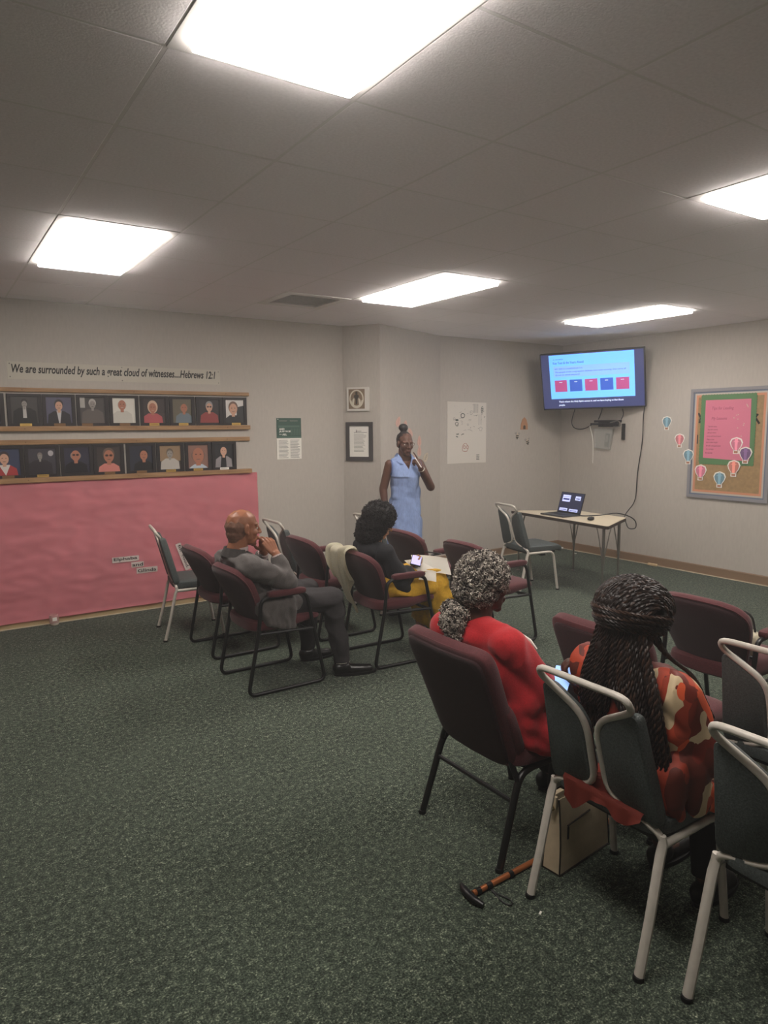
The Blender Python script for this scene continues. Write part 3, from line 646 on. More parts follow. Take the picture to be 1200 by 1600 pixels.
# shelf bracket under the set, its clear pocket, cords
t = RW('media_bracket', 'black wall bracket with a curved hook below the television', 'bracket', 6.02, 1.66)
bm = nb(); box(bm, (.22, -.05, .07), (.36, .09, .03), .004); box(bm, (.2, -.09, .035), (.42, .03, .026), .004); obj('tray', bm, M_dark, t)
bm = nb(); tube(bm, fillet([(.30, -.1, .05), (.42, -.1, .08), (.46, -.1, .03), (.44, -.1, .0), (.35, -.1, .0)], .03), .008, 8); obj('hook', bm, M_chrome, t)
bm = nb(); box(bm, (.445, -.03, -.06), (.035, .03, .2), .004); obj('post', bm, M_dark, t)
bm = nb(); box(bm, (.2, -.012, .03), (.3, .022, .06), .003); obj('wall_plate', bm, M_dark, t)
M_clear = mat('clear_plastic', (220, 220, 214), .15); M_clear.node_tree.nodes['Principled BSDF'].inputs['Alpha'].default_value = .25
t = RW('clear_plastic_pocket', 'clear plastic wall pocket holding a dark remote below the television', 'wall pocket', 6.03, 1.39)
bm = nb(); prism(bm, [(.02, 0), (.25, -.02), (.3, .25), (0, .25)], .03, .033); prism(bm, [(.02, 0), (.25, -.02), (.25, -.017), (.02, .003)], 0, .033); obj('front_panel', bm, M_clear, t, False)
bm = nb(); prism(bm, [(.02, 0), (.25, -.02), (.3, .25), (0, .25)], 0, .003); obj('back_panel', bm, M_clear, t, False)
t = RW('remote_control', 'dark remote control standing in the clear wall pocket', 'remote', 5.86, 1.385, .006)
bm = nb(); box(bm, (.02, -.011, .11), (.055, .018, .17), .004, M=Matrix.Rotation(.12, 4, 'Y')); obj('case', bm, M_dark, t)
bm = nb(); box(bm, (.02, -.0215, .13), (.03, .002, .09), M=Matrix.Rotation(.12, 4, 'Y')); obj('buttons', bm, M_inkg, t)
def cord(name, label, pts, r=.005, m=None, cat='cord'):
    bm = nb(); tube(bm, fillet(pts, .12, 5), r, 6); return tag(obj(name, bm, m or M_dark), label, cat)
X_ = XR-.012
cord('hanging_string', 'thin white string hanging from the bracket below the television', [(XR-.105, 6.035, 1.67), (XR-.02, 6.045, 1.5), (X_, 6.045, 1.19)], .006, M_white, 'string')
cord('television_cable', 'thin dark cable sagging from the lower left of the television to the bracket', [(6.93, 6.05, 1.95), (7.0, 6.2, 1.72), (X_-.02, 6.352, 1.635), (X_-.02, 6.19, 1.627), (X_-.03, 6.03, 1.70)], .006)
cord('television_cable', 'short dark cable from under the television to the left part of the bracket', [(7.03, 5.72, 1.93), (7.1, 5.8, 1.84), (7.17, 5.9, 1.755)], .006)
cord('television_cable', 'short dark cable from under the television to the right part of the bracket', [(7.12, 5.5, 1.875), (7.17, 5.52, 1.81), (7.19, 5.57, 1.75)], .006)
# ------------------------------------------------------------------ chairs (built facing +x, rear feet at x=0)
def banquet_chair():
    t = thing('banquet_chair', '', 'chair')
    up = V((-.115, 0, .44)).normalized(); nn = V((.44, 0, .115)).normalized(); b0 = V((.102, 0, .432))
    B = lambda y, h, d=0: b0+up*h+nn*d+V((0, y, 0))
    # one tube: out of the left leg, in to the centre, up, out over the wing, across as the handle and back
    half = lambda s: [B(.222*s, -.03, -.002), B(.207*s, .008), B(.10*s, .034), B(.024*s, .075), B(.020*s, .285), B(.045*s, .340), B(.168*s, .412), B(.180*s, .44, -.014), B(.172*s, .475, -.022)]
    pts = half(1)+half(-1)[::-1]
    bm = nb(); tube(bm, fillet(pts, .05, 4), .0115, 10); obj('back_frame', bm, M_silver, t)
    for s in (1, -1):
        poly = [(.034, .088), (.030, .285), (.060, .338), (.165, .402), (.188, .398), (.218, .04), (.207, .014), (.10, .044), (.05, .07)]
        poly = [(y*s, h) for y, h in poly]
        bm = nb(); lay = [(-.010, .93), (-.004, 1.0), (.026, 1.0), (.038, .95), (.042, .86)]; cy = sum(p[0] for p in poly)/len(poly); ch = sum(p[1] for p in poly)/len(poly)
        pl = fillet([V((y, h, 0)) for y, h in poly], .02, 3, True); R = []
        for d, k in lay: R.append([bm.verts.new(B(cy+(p.x-cy)*k, ch+(p.y-ch)*k, d)) for p in pl])
        for P, Q in zip(R, R[1:]):
            for i in range(len(pl)): bm.faces.new((P[i], P[(i+1) % len(pl)], Q[(i+1) % len(pl)], Q[i]))
        bm.faces.new(R[0]); bm.faces.new(R[-1]); bmesh.ops.recalc_face_normals(bm, faces=bm.faces[:]); obj('back_panel', bm, M_grey_vinyl, t)
        bm = nb(); tube(bm, [(0, .228*s, .002), (.045, .226*s, .17), (.092, .223*s, .375), (.104, .222*s, .405), (.102, .220*s, .432)], [.0165, .0165, .0165, .0155, .0125], 10, flat=.75); obj('leg', bm, M_silver, t)
        bm = nb(); tube(bm, fillet([(.105, .222*s, .40), (.405, .222*s, .405), (.465, .228*s, .002)], .06, 5), .0145, 10, flat=.85); obj('leg', bm, M_silver, t)
        for x in (0, .465):
            bm = nb(); lathe(bm, [(.0175, 0), (.0185, .004), (.0165, .014)], (x, .228*s, 0), 12); obj('foot_cap', bm, M_dark, t)
    bm = nb(); superell(bm, (.315, 0, .442), (.235, .222, .036), .4, .3, 32, 12)
    for v in bm.verts:
        if v.co.x > .45: v.co.z -= (v.co.x-.45)**2*3
    obj('seat', bm, M_grey_vinyl, t)
    bm = nb(); box(bm, (.28, 0, .402), (.33, .40, .022), .004); box(bm, (.30, .0, .38), (.05, .41, .03), .004); obj('seat_pan', bm, M_dark, t)
    return t
def guest_chair():
    t = thing('guest_armchair', '', 'chair'); hw = .247
    for s in (1, -1):
        y = hw*s
        P = [(.0, y, .0125), (.545, y, .0125), (.415, y, .63), (.10, y*1.02, .625), (.083, y, .42)]
        bm = nb(); tube(bm, fillet(P, .055, 5, True), .0125, 9, True); obj('side_frame', bm, M_black, t)
        bm = nb(); tube(bm, [(.088, y, .398), (.468, y, .382)], .0105, 8); obj('side_rail', bm, M_black, t)
        bm = nb(); superell(bm, (.275, y*1.01, .645), (.135, .027, .022), .5, .35, 20, 8); obj('arm_pad', bm, M_mar, t)
    for x, z in ((.13, .396), (.44, .383)):
        bm = nb(); tube(bm, [(x, -hw, z), (x, hw, z)], .0105, 8); obj('cross_bar', bm, M_black, t)
    bm = nb(); superell(bm, (.30, 0, .438), (.262, .232, .05), .55, .42, 32, 12)
    for v in bm.verts:
        if v.co.z < .43: v.co.z += .02 if v.co.x > .35 else -.012*(1-abs(v.co.y)/.24)
    obj('seat', bm, M_mar, t)
    up = V((-.225, 0, .43)).normalized(); nn = V((.43, 0, .225)).normalized(); b0 = V((.125, 0, .385))
    poly = [(0, 0), (.10, .0), (.155, .02), (.19, .08), (.215, .17), (.24, .26), (.25, .325), (.243, .375), (.205, .425), (.14, .455), (.07, .468)]
    poly = poly+[(0, .472)]+[(-y, h) for y, h in poly[1:]][::-1]
    pl = fillet([V((y, h, 0)) for y, h in poly], .02, 2, True)
    def Bp(y, h, d): return b0+up*h+nn*(d+.75*y*y)+V((0, y, 0))
    def cush(lay, name, m):
        bm = nb(); R = [[bm.verts.new(Bp(p.x*k, .24+(p.y-.24)*k, d)) for p in pl] for d, k in lay]; n = len(pl)
        for P, Q in zip(R, R[1:]):
            for i in range(n): bm.faces.new((P[i], P[(i+1) % n], Q[(i+1) % n], Q[i]))
        for r in (R[0], R[-1]):
            c = bm.verts.new(sum((v.co for v in r), V())/n)
            for i in range(n): bm.faces.new((r[i], r[(i+1) % n], c))
        bmesh.ops.recalc_face_normals(bm, faces=bm.faces[:]); return obj(name, bm, m, t)
    cush([(.012, .99), (.016, 1.0), (.042, 1.0), (.056, .97), (.064, .90), (.068, .6)], 'backrest', M_mar)
    cush([(-.016, .55), (-.014, .86), (-.006, .95), (.006, .985), (.012, .985)], 'back_shell', M_mar2)
    bm = nb(); tube(bm, [Bp(p.x*1.004, .24+(p.y-.24)*1.004, .012) for p in pl], .0045, 6, True); obj('piping', bm, M_mar, t)
    return t
def stack_chair():
    t = thing('stacking_chair', '', 'chair')
    up = V((-.20, 0, .50)).normalized(); nn = V((.50, 0, .20)).normalized(); b0 = V((.085, 0, .355))
    def layer(name, hw0, hw1, h0, h1, d0, d1, e, m, curve=.25):
        bm = nb(); superell(bm, (0, 0, 0), (1, 1, 1), e, .28, 40, 16)
        for v in bm.verts:
            x, y, z = v.co; h = (h0+h1)/2+z*(h1-h0)/2; hw = hw0+(hw1-hw0)*(z+1)/2; yy = y*hw
            d = (d0+d1)/2+x*(d1-d0)/2+curve*yy*yy
            v.co = b0+up*h+nn*d+V((0, yy, 0))
        return obj(name, bm, m, t)
    layer('backrest', .225, .255, .0, .535, .0, .062, .22, M_mar)
    layer('back_cover', .205, .232, .015, .515, -.012, .03, .2, M_mar2)
    layer('lumbar_pad', .245, .250, .03, .30, .03, .078, .4, M_mar, .15)
    bm = nb(); superell(bm, (.32, 0, .418), (.25, .248, .055), .45, .28, 36, 12); obj('seat', bm, M_mar, t)
    for s in (1, -1):
        bm = nb(); tube(bm, fillet([(0, .245*s, .002), (.105, .232*s, .335), (.16, .225*s, .362), (.44, .225*s, .362), (.535, .245*s, .002)], .05, 5)[:], .0145, 10); obj('leg_frame', bm, M_black, t)
        bm = nb(); tube(bm, [(.10, .232*s, .33), (.09, .19*s, .42), (.03, .18*s, .60)], .012, 8); obj('back_upright', bm, M_black, t)
        for x in (0, .535):
            bm = nb(); lathe(bm, [(.0165, 0), (.0175, .004), (.0155, .016)], (x, .245*s, 0), 12); obj('foot_cap', bm, M_dark, t)
    bm = nb(); tube(bm, [(.078, -.236, .25), (.078, .236, .25)], .009, 8); obj('stretcher', bm, M_black, t)
    bm = nb(); box(bm, (.3, 0, .368), (.30, .42, .018), .003); obj('seat_pan', bm, M_dark, t)
    return t
def place(proto, used, x, y, deg, label, group):
    o = proto if not used else copy_tree(proto)
    o.location = (x, y, 0); o.rotation_euler = (0, 0, math.radians(deg)); o['label'] = label; o['group'] = group; return o
gp = banquet_chair()
for k, (x, y, d, lab) in enumerate([
    (1.530, 5.640, -9, 'grey vinyl banquet chair with silver frame standing before the pink paper'),
    (2.485, 5.458, 0, 'grey vinyl banquet chair half hidden behind the hands of the seated grey-suited person'),
    (3.325, 5.31, 0, 'grey banquet chair mostly hidden behind the dark curly hair of the seated reader'),
    (4.945, 5.18, -11, 'grey vinyl banquet chair drawn up to the long side of the laptop table'),
    (1.706, 1.415, 0, 'grey banquet chair with braids hanging over its back, cream tote under it'),
    (1.760, .832, 0, 'grey banquet chair in the right foreground, cut by the photo edge'),
    (2.478, 1.235, 0, 'grey vinyl banquet chair at the right edge, in the row ahead of the braided person')]):
    place(gp, k, x, y, d, lab, 'grey vinyl banquet chairs')
ga = guest_chair()
for k, (x, y, d, lab) in enumerate([
    (1.640, 5.010, 0, 'empty maroon guest armchair between the grey chair and the person in a grey suit'),
    (1.585, 4.193, 0, 'maroon guest armchair in which the person in the grey suit sits'),
    (2.520, 4.165, -3, 'maroon guest armchair with the cream sweater over its back, yellow skirt on its seat'),
    (2.480, 4.955, 0, 'empty maroon guest armchair seen past the fist of the person in grey'),
    (3.345, 4.770, 0, 'maroon guest armchair just in front of the standing person in the blue dress'),
    (3.385, 4.020, 0, 'empty maroon guest armchair showing one arm and leg beyond the curly grey hair'),
    (3.260, 2.005, 0, 'maroon guest armchair with a wide rounded back, right of the braided person')]):
    place(ga, k, x, y, d, lab, 'maroon guest armchairs')
sc = stack_chair()
for k, (x, y, lab) in enumerate([(1.712, 2.055, 'maroon church stacking chair in the foreground, the person in the red jacket on it'),
                                 (2.345, 1.845, 'maroon stacking chair whose square back shows left of the braided hair')]):
    place(sc, k, x, y, 0, lab, 'maroon stacking chairs')
# ------------------------------------------------------------------ trapezoid table with laptop, mouse
tb = thing('trapezoid_table', 'pale trapezoid activity table with dark edge on adjustable steel legs, in the far corner', 'table', (5.602, 5.15, 0), -.099)
poly = fillet([V((0, .76, 0)), V((0, -.76, 0)), V((.66, -.38, 0)), V((.66, .38, 0))], .04, 5, True)
bm = nb(); prism(bm, [(p.x, p.y) for p in poly], .693, .699, F=lambda x, d, z: V((x, z, d))); obj('tabletop', bm, mat('pale_laminate', (196, 184, 160), .4, 30, .04), tb, False)
bm = nb(); prism(bm, [(p.x*1.006-.002, p.y*1.004) for p in poly], .666, .6965, F=lambda x, d, z: V((x, z, d))); obj('edge_band', bm, flat('table_edge', (58, 48, 42), .6), tb, False)
for (x, y) in ((.05, .66), (.05, -.66), (.60, -.34), (.60, .34)):
    bm = nb(); tube(bm, [(x, y, .666), (x, y, .30)], .0165, 10); lg = obj('leg', bm, M_chrome, tb)
    bm = nb(); tube(bm, [(x, y, .31), (x, y, .006)], .0115, 10); lathe(bm, [(.02, 0), (.02, .006), (.012, .012)], (x, y, 0), 12); obj('lower_leg', bm, M_chrome, lg)
    for dx, dy in ((.10 if x < .3 else -.10, 0), (0, -.10 if y > 0 else .10)):
        bm = nb(); tube(bm, fillet([(x+dx, y+dy, .664), (x+dx*.75, y+dy*.75, .60), (x+dx*.12, y+dy*.12, .34)], .05, 4), .0055, 6); obj('brace', bm, M_chrome, lg)
lp = thing('laptop', 'open dark laptop showing small bright windows, on the pale table', 'laptop', (5.80, 5.255, .7005), math.radians(-5))
bm = nb(); box(bm, (0, 0, .008), (.25, .36, .014), .004); obj('base', bm, flat('laptop_body', (52, 54, 58), .45), lp)
bm = nb(); box(bm, (.02, 0, .0155), (.11, .31, .002)); obj('keyboard', bm, M_dark, lp, False)
bm = nb(); box(bm, (-.085, 0, .0153), (.06, .10, .001)); obj('touchpad', bm, flat('touchpad', (70, 72, 76), .4), lp, False)
MS = Matrix.Translation((.122, 0, .016)) @ Matrix.Rotation(.30, 4, 'Y')
bm = nb(); box(bm, (0, 0, .115), (.008, .36, .235), .003, M=MS); lid = obj('lid', bm, M_dark, lp)
FS = lambda x, d, z: MS @ V((-.004-d, -x, z))
bm = nb(); prism(bm, rect(-.172, .172, .012, .225), 0, .001, F=FS); sc_ = obj('screen', bm, em('laptop_screen', (38, 42, 66), .5), lid, False)
for a, b, c_, d_ in ((-.14, -.02, .125, .20), (.055, .135, .15, .195), (-.15, -.03, .02, .05), (.0, .13, .018, .048)):
    bm = nb(); prism(bm, rect(a, b, c_, d_), .001, .0014, 0, FS); prism(bm, rect(a+.012, b-.012, c_+(d_-c_)*.25, c_+(d_-c_)*.5), .0014, .0017, 1, FS); prism(bm, rect(a, b, c_+(d_-c_)*.7, c_+(d_-c_)*.78), .0014, .0017, 2, FS)
    obj('window_tile', bm, [em('tile_white', (190, 198, 240), .9), em('tile_navy', (40, 46, 110), .6), em('tile_lilac', (140, 150, 220), .7)], sc_, False)
ms = thing('computer_mouse', 'black computer mouse on the pale table right of the laptop', 'mouse', (5.755, 4.795, .7005), .4)
bm = nb(); superell(bm, (0, 0, .016), (.055, .031, .018), .8, .8, 20, 8)
for v in bm.verts: v.co.z = max(v.co.z, .001)
obj('shell', bm, M_dark, ms)
bm = nb(); box(bm, (.03, 0, .033), (.014, .005, .006), .001); obj('wheel', bm, M_inkg, ms)
cord('display_cable', 'long black cable hanging from the television and looping onto the laptop table', [(7.12, 5.19, 1.90), (7.235, 5.289, 1.80), (7.25, 5.297, 1.481), (7.245, 5.351, 1.091), (7.25, 5.361, .75), (6.95, 5.30, .60), (6.55, 4.93, .52), (6.42, 4.72, .56), (6.36, 4.70, .68), (6.22, 4.82, .745), (6.1, 4.93, .712), (5.93, 5.02, .706), (5.88, 5.08, .712)], .006)
# ------------------------------------------------------------------ tote, cane and odds and ends
bg = thing('tote_bag', 'cream leather tote with dark piping standing under the grey chair of the braided person', 'handbag', (1.876, 1.660, 0), math.radians(6))
M_tote = mat('cream_leather', (196, 180, 152), .5, 40, .06, .1, 120); M_pipe = flat('dark_piping', (40, 32, 28), .5)
L_, D_b, Hb = .325, .078, .285
def tote_pt(u, v, h): return V((L_*(.5+(u-.5)*(1-.12*h)), D_b*(.5+(v-.5)*(1-.62*h)), .004+Hb*h))
bm = nb(); G = {}
for k in range(6):
    h = k/5
    for u, v in ((0, 0), (1, 0), (1, 1), (0, 1)): G[(u, v, k)] = bm.verts.new(tote_pt(u, v, h)+V((0, (.006*math.sin(PI*h))*(1 if v else -1), 0)))
cs = ((0, 0), (1, 0), (1, 1), (0, 1))
for k in range(5):
    for i in range(4): a, b = cs[i], cs[(i+1) % 4]; bm.faces.new((G[(*a, k)], G[(*b, k)], G[(*b, k+1)], G[(*a, k+1)]))
bm.faces.new([G[(*c_, 0)] for c_ in cs][::-1]); bm.faces.new([G[(*c_, 5)] for c_ in cs]); obj('body', bm, M_tote, bg, False)
for u in (0, 1):
    for v in (0, 1):
        bm = nb(); tube(bm, [tote_pt(u, v, k/5)+V((0, (.006*math.sin(PI*k/5))*(1 if v else -1), 0)) for k in range(6)], .003, 6); obj('piping', bm, M_pipe, bg)
bm = nb(); tube(bm, [tote_pt(0, 0, 0), tote_pt(1, 0, 0), tote_pt(1, 1, 0), tote_pt(0, 1, 0)], .004, 6, True); obj('piping', bm, M_pipe, bg)
bm = nb(); tube(bm, [tote_pt(.14, 0, .62)+V((0, -.008, 0)), tote_pt(.62, 0, .66)+V((0, -.008, 0))], .003, 6); zp = obj('zipper', bm, M_pipe, bg)
bm = nb(); box(bm, tote_pt(.14, 0, .53)+V((0, -.010, 0)), (.009, .004, .05), .001); obj('zipper_pull', bm, M_pipe, zp)
bm = nb(); box(bm, tote_pt(0, .5, .97)+V((-.012, 0, .0)), (.012, .03, .05), .003); box(bm, tote_pt(.05, .5, 1.04), (.05, .02, .03), .003); obj('tab', bm, M_tote, bg)
bm = nb(); bmesh.ops.create_uvsphere(bm, u_segments=12, v_segments=8, radius=.011, matrix=Matrix.Translation(tote_pt(0, .5, .9)+V((-.02, 0, 0)))); obj('clasp', bm, mat('brass_clasp', (190, 170, 120), .25, metal=.9), bg)
for y, nm in ((.3, 'a'), (.7, 'b')):
    bm = nb(); tube(bm, fillet([tote_pt(.25, y, 1), tote_pt(.25, y, 1)+V((0, .01, .07)), tote_pt(.75, y, 1)+V((0, .01, .07)), tote_pt(.75, y, 1)], .04, 4), .005, 6, flat=.6); obj('handle', bm, M_pipe, bg)
cn = thing('walking_cane', 'bronze walking cane with black handle lying on the carpet behind the tote', 'cane', (1.515, 1.757, 0), math.radians(1.4))
M_bronze = mat('bronze_tube', (206, 128, 82), .28, metal=.7)
bm = nb(); tube(bm, [(.02, 0, .012), (.92, .012, .012)], .011, 12); sh = obj('shaft', bm, M_bronze, cn)
for x, l in ((.035, .02), (.085, .024), (.20, .018), (.42, .02)):
    bm = nb(); tube(bm, [(x, 0, .012), (x+l, 0, .012)], .0128, 12); obj('collar', bm, M_black, sh)
bm = nb(); tube(bm, [(.02, .062, .014), (.006, .035, .017), (.0, .0, .018), (-.002, -.03, .017), (.01, -.066, .012)], [.008, .014, .015, .015, .010], 10, flat=.9); obj('handle', bm, M_black, cn)
bm = nb(); tube(bm, fillet([(.095, -.012, .006), (.10, -.05, .004), (.118, -.095, .004), (.10, -.12, .004), (.082, -.095, .004), (.09, -.05, .004), (.095, -.013, .006)], .02, 3), .0028, 6); obj('wrist_strap', bm, M_dark, cn)
bm = nb(); tube(bm, [(.90, .012, .013), (.94, .0125, .013)], .013, 12); obj('tip', bm, M_dark, cn)
# small clear jar by the left baseboard, scraps, wall wedge
jr = thing('glass_votive', 'tiny glass votive jar with pale label on the carpet against the pink paper', 'jar', (.838, 6.445, 0))
bm = nb(); lathe(bm, [(.030, 0), (.034, .004), (.036, .02), (.033, .028)], (0, 0, 0), 20); obj('wax', bm, flat('votive_wax', (206, 194, 180)), jr)
Mg = mat('votive_glass', (210, 170, 165), .1); Mg.node_tree.nodes['Principled BSDF'].inputs['Alpha'].default_value = .45
bm = nb(); lathe(bm, [(.037, .02), (.040, .045), (.038, .085), (.034, .092)], (0, 0, 0), 20); obj('glass', bm, Mg, jr)
bm = nb(); tube(bm, [(0, -.0405, .045), (0, -.0405, .075)], .018, 10, flat=.1, up=(0, 1, 0)); obj('label', bm, M_white, jr)
def scrap(name, label, x, y, s, rz, cat='scrap', m=None):
    t = nb(); box(t, (0, 0, s[2]/2+.001), s, min(s)*.2); o = obj(name, t, m or M_white, None, False, (x, y, 0)); o.rotation_euler = (0, 0, rz); return tag(o, label, cat)
scrap('paper_scrap', 'tiny white scrap on the carpet beside the cane strap', 1.672, 1.56, (.016, .007, .004), .5)
scrap('paper_stick', 'small white stick on the dark carpet under the laptop table', 7.07, 6.14, (.05, .012, .006), -.9)
scrap('plug_adapter', 'small white plug lying in the far corner by the baseboard', 7.20, 6.50, (.07, .03, .02), -.2)
scrap('door_wedge', 'small cream wedge against the right baseboard beyond the table', 7.215, 5.065, (.035, .12, .025), 0, 'wedge', flat('wedge_cream', (206, 180, 140)))
# dark bag under the right foreground chair, cream purse on the far armchair
db = thing('dark_bag', 'dark slouchy bag with a loop handle under the right foreground chair', 'bag', (2.20, .80, 0))
bm = nb(); superell(bm, (0, 0, .105), (.12, .15, .103), .6, .55, 28, 14); obj('body', bm, mat('bag_black', (26, 25, 26), .45, 20, .2, .4, 30), db)
bm = nb(); tube(bm, fillet([(-.10, .10, .17), (-.17, .15, .19), (-.21, .13, .08), (-.20, .02, .02), (-.16, -.05, .05), (-.10, -.06, .16)], .06, 5), .006, 6, flat=.6); obj('handle', bm, M_dark, db)
pu = thing('cream_purse', 'cream purse with dark trim on the rounded maroon armchair at the right edge', 'purse', (3.46, 1.93, .485), .3)
bm = nb(); superell(bm, (0, 0, .075), (.06, .12, .075), .5, .4, 24, 10); obj('body', bm, flat('purse_cream', (212, 202, 176), .6), pu)
bm = nb(); tube(bm, [(-.062, .12, .02), (-.065, .06, .03), (-.066, -.06, .03), (-.062, -.12, .02)], .008, 6); obj('trim', bm, M_dark, pu)
bm = nb(); tube(bm, fillet([(0, .10, .14), (0, .08, .24), (0, -.08, .24), (0, -.10, .14)], .05, 4), .006, 6); obj('strap', bm, M_dark, pu)
# ------------------------------------------------------------------ people
def skin(name, c, rough=.5): return mat(name, c, rough, 9, .07, .08, 90, spec=.35)
S_dark = skin('skin_deep_brown', (92, 62, 50)); S_brown = skin('skin_brown', (150, 98, 72), .38); S_tan = skin('skin_tan', (176, 128, 96)); S_dk2 = skin('skin_dark', (84, 56, 46))
M_eye = flat('eye_white', (214, 206, 196), .3); M_iris = flat('iris_dark', (34, 22, 16), .3); M_lip = flat('lip', (118, 66, 60), .5)
def eyes(P, M, s, parent, org, lash=True):
    for sg, nm in ((1, 'left'), (-1, 'right')):
        bm = nb(); c = P(.0675, .031*sg, .002)-V(org); bmesh.ops.create_uvsphere(bm, u_segments=12, v_segments=8, radius=.0115*s, matrix=Matrix.Translation(c))
        e = obj('eye', bm, M_eye, parent)
        bm = nb(); c2 = P(.0742, .031*sg, .0015)-V(org); bmesh.ops.create_uvsphere(bm, u_segments=10, v_segments=6, radius=.0062*s, matrix=Matrix.Translation(c2)); obj('iris', bm, M_iris, e)
def person(name, label, base): return thing(name, label, 'person', base)
def fobj(name, prims, vox, it, m, parent, org, **wr):
    me = fuse(prims, vox, it, origin=org); me.materials.clear()
    if wr: wrinkle(me, **wr)
    return obj(name, me, m, parent, True)
def shoe(heel, toe, parent, org, m, w=.045, h=.06):
    heel, toe = V(heel), V(toe); d = (toe-heel).normalized()
    pr = [('c', heel+V((0, 0, h*.75)), heel+d*.05+V((0, 0, h*.8)), w*.8, w*.85), ('c', heel+d*.08+V((0, 0, w*.75)), toe-d*.05+V((0, 0, w*.55)), w*.78, w*.62), ('c', heel+V((0, 0, .03)), toe-d*.04+V((0, 0, .028)), .032, .034)]
    me = fuse(pr, .006, 4, origin=org); me.materials.clear()
    for v in me.vertices: v.co.z = max(v.co.z, .002-V(org).z)
    o = obj('shoe', me, m, parent)
    bm = nb(); s = d.cross(V((0, 0, 1)))
    n = 24; L_ = (toe-heel).length; pts = []
    for k in range(n):
        a = 2*PI*k/n; q = heel+d*(L_*.5-.005+(L_*.5+.02)*math.cos(a))+s*(w*.95*math.sin(a)); pts.append(q-V(org))
    lo = [bm.verts.new((p.x, p.y, .001-V(org).z)) for p in pts]; hi = [bm.verts.new((p.x, p.y, .018-V(org).z)) for p in pts]
    bm.faces.new(lo[::-1]); bm.faces.new(hi)
    for k in range(n): bm.faces.new((lo[k], lo[(k+1) % n], hi[(k+1) % n], hi[k]))
    obj('sole', bm, M_dark, o); return o
def curls(name, pts, parent, org, mats, r=.0075, turns=1.6, tr=.0021, seed=1, N=9):
    """many tiny coil tubes rooted at pts = [(pos, normal)]"""
    rd = random.Random(seed); verts = []; faces = []; mi = []; SEG = 4
    for p, n in pts:
        n = n.normalized(); a = n.orthogonal().normalized(); b = n.cross(a)
        th = rd.random()*2*PI; a, b = a*math.cos(th)+b*math.sin(th), -a*math.sin(th)+b*math.cos(th)
        rr = r*(.7+.6*rd.random()); tt = turns*(.7+.6*rd.random()); hh = r*(.9+1.6*rd.random()); k0 = len(verts); ph = rd.random()*6.28
        axis = (n*.6+a*.9).normalized() if rd.random() < .7 else n
        e1 = axis.orthogonal().normalized(); e2 = axis.cross(e1); m = rd.randrange(len(mats))
        for i in range(N):
            t = i/(N-1); ang = ph+t*tt*2*PI
            c = p+axis*(hh*2*(t-.4))+(e1*math.cos(ang)+e2*math.sin(ang))*rr
            rad = (e1*math.cos(ang)+e2*math.sin(ang))
            for s in range(SEG):
                q = 2*PI*s/SEG; verts.append(c+(rad*math.cos(q)+axis*math.sin(q))*tr-org)
        for i in range(N-1):
            for s in range(SEG):
                faces.append((k0+i*SEG+s, k0+i*SEG+(s+1) % SEG, k0+(i+1)*SEG+(s+1) % SEG, k0+(i+1)*SEG+s)); mi.append(m)
    me = bpy.data.meshes.new(name); me.from_pydata([tuple(v) for v in verts], [], faces); me.update()
    for x in mats: me.materials.append(x)
    me.polygons.foreach_set('material_index', mi); me.shade_smooth()
    o = bpy.data.objects.new(name, me); C.objects.link(o); o.parent = parent; o['kind'] = 'stuff'; return o
def surf_pts(ells, n, seed=0, keep=None):
    rd = random.Random(seed); out = []
    while len(out) < n:
        c, r = ells[rd.randrange(len(ells))]; v = V((rd.gauss(0, 1), rd.gauss(0, 1), rd.gauss(0, 1))).normalized()
        p = V(c)+V((v.x*r[0], v.y*r[1], v.z*r[2]))
        if any(sum(((p[i]-V(c2)[i])/r2[i])**2 for i in range(3)) < .93 for c2, r2 in ells if c2 is not c): continue
        if keep and not keep(p): continue
        out.append((p, V((v.x/r[0], v.y/r[1], v.z/r[2]))))
    return out
def loft(bm, rings, n=64, fold=None, mi=0, cap=True):
    """rings: list of (centre, u half-width vector, v half-depth vector)"""
    R = []
    for j, (c, a, b) in enumerate(rings):
        row = []
        for k in range(n):
            th = 2*PI*k/n; f = 1+(fold(th, j/(len(rings)-1)) if fold else 0)
            ct, st = math.cos(th), math.sin(th); ct = math.copysign(abs(ct)**.85, ct); st = math.copysign(abs(st)**.85, st)
            row.append(bm.verts.new(c+(a*ct+b*st)*f))
        R.append(row)
    for A, B in zip(R, R[1:]):
        for k in range(n): bm.faces.new((A[k], A[(k+1) % n], B[(k+1) % n], B[k])).material_index = mi
    if cap: bm.faces.new(R[0][::-1]); bm.faces.new(R[-1])
def interp(rs, m):
    out = []
    for a, b in zip(rs, rs[1:]):
        for k in range(m): t = k/m; t2 = t*t*(3-2*t); out.append(tuple(x*(1-t2)+y*t2 for x, y in zip(a, b)))
    out.append(rs[-1]); return out
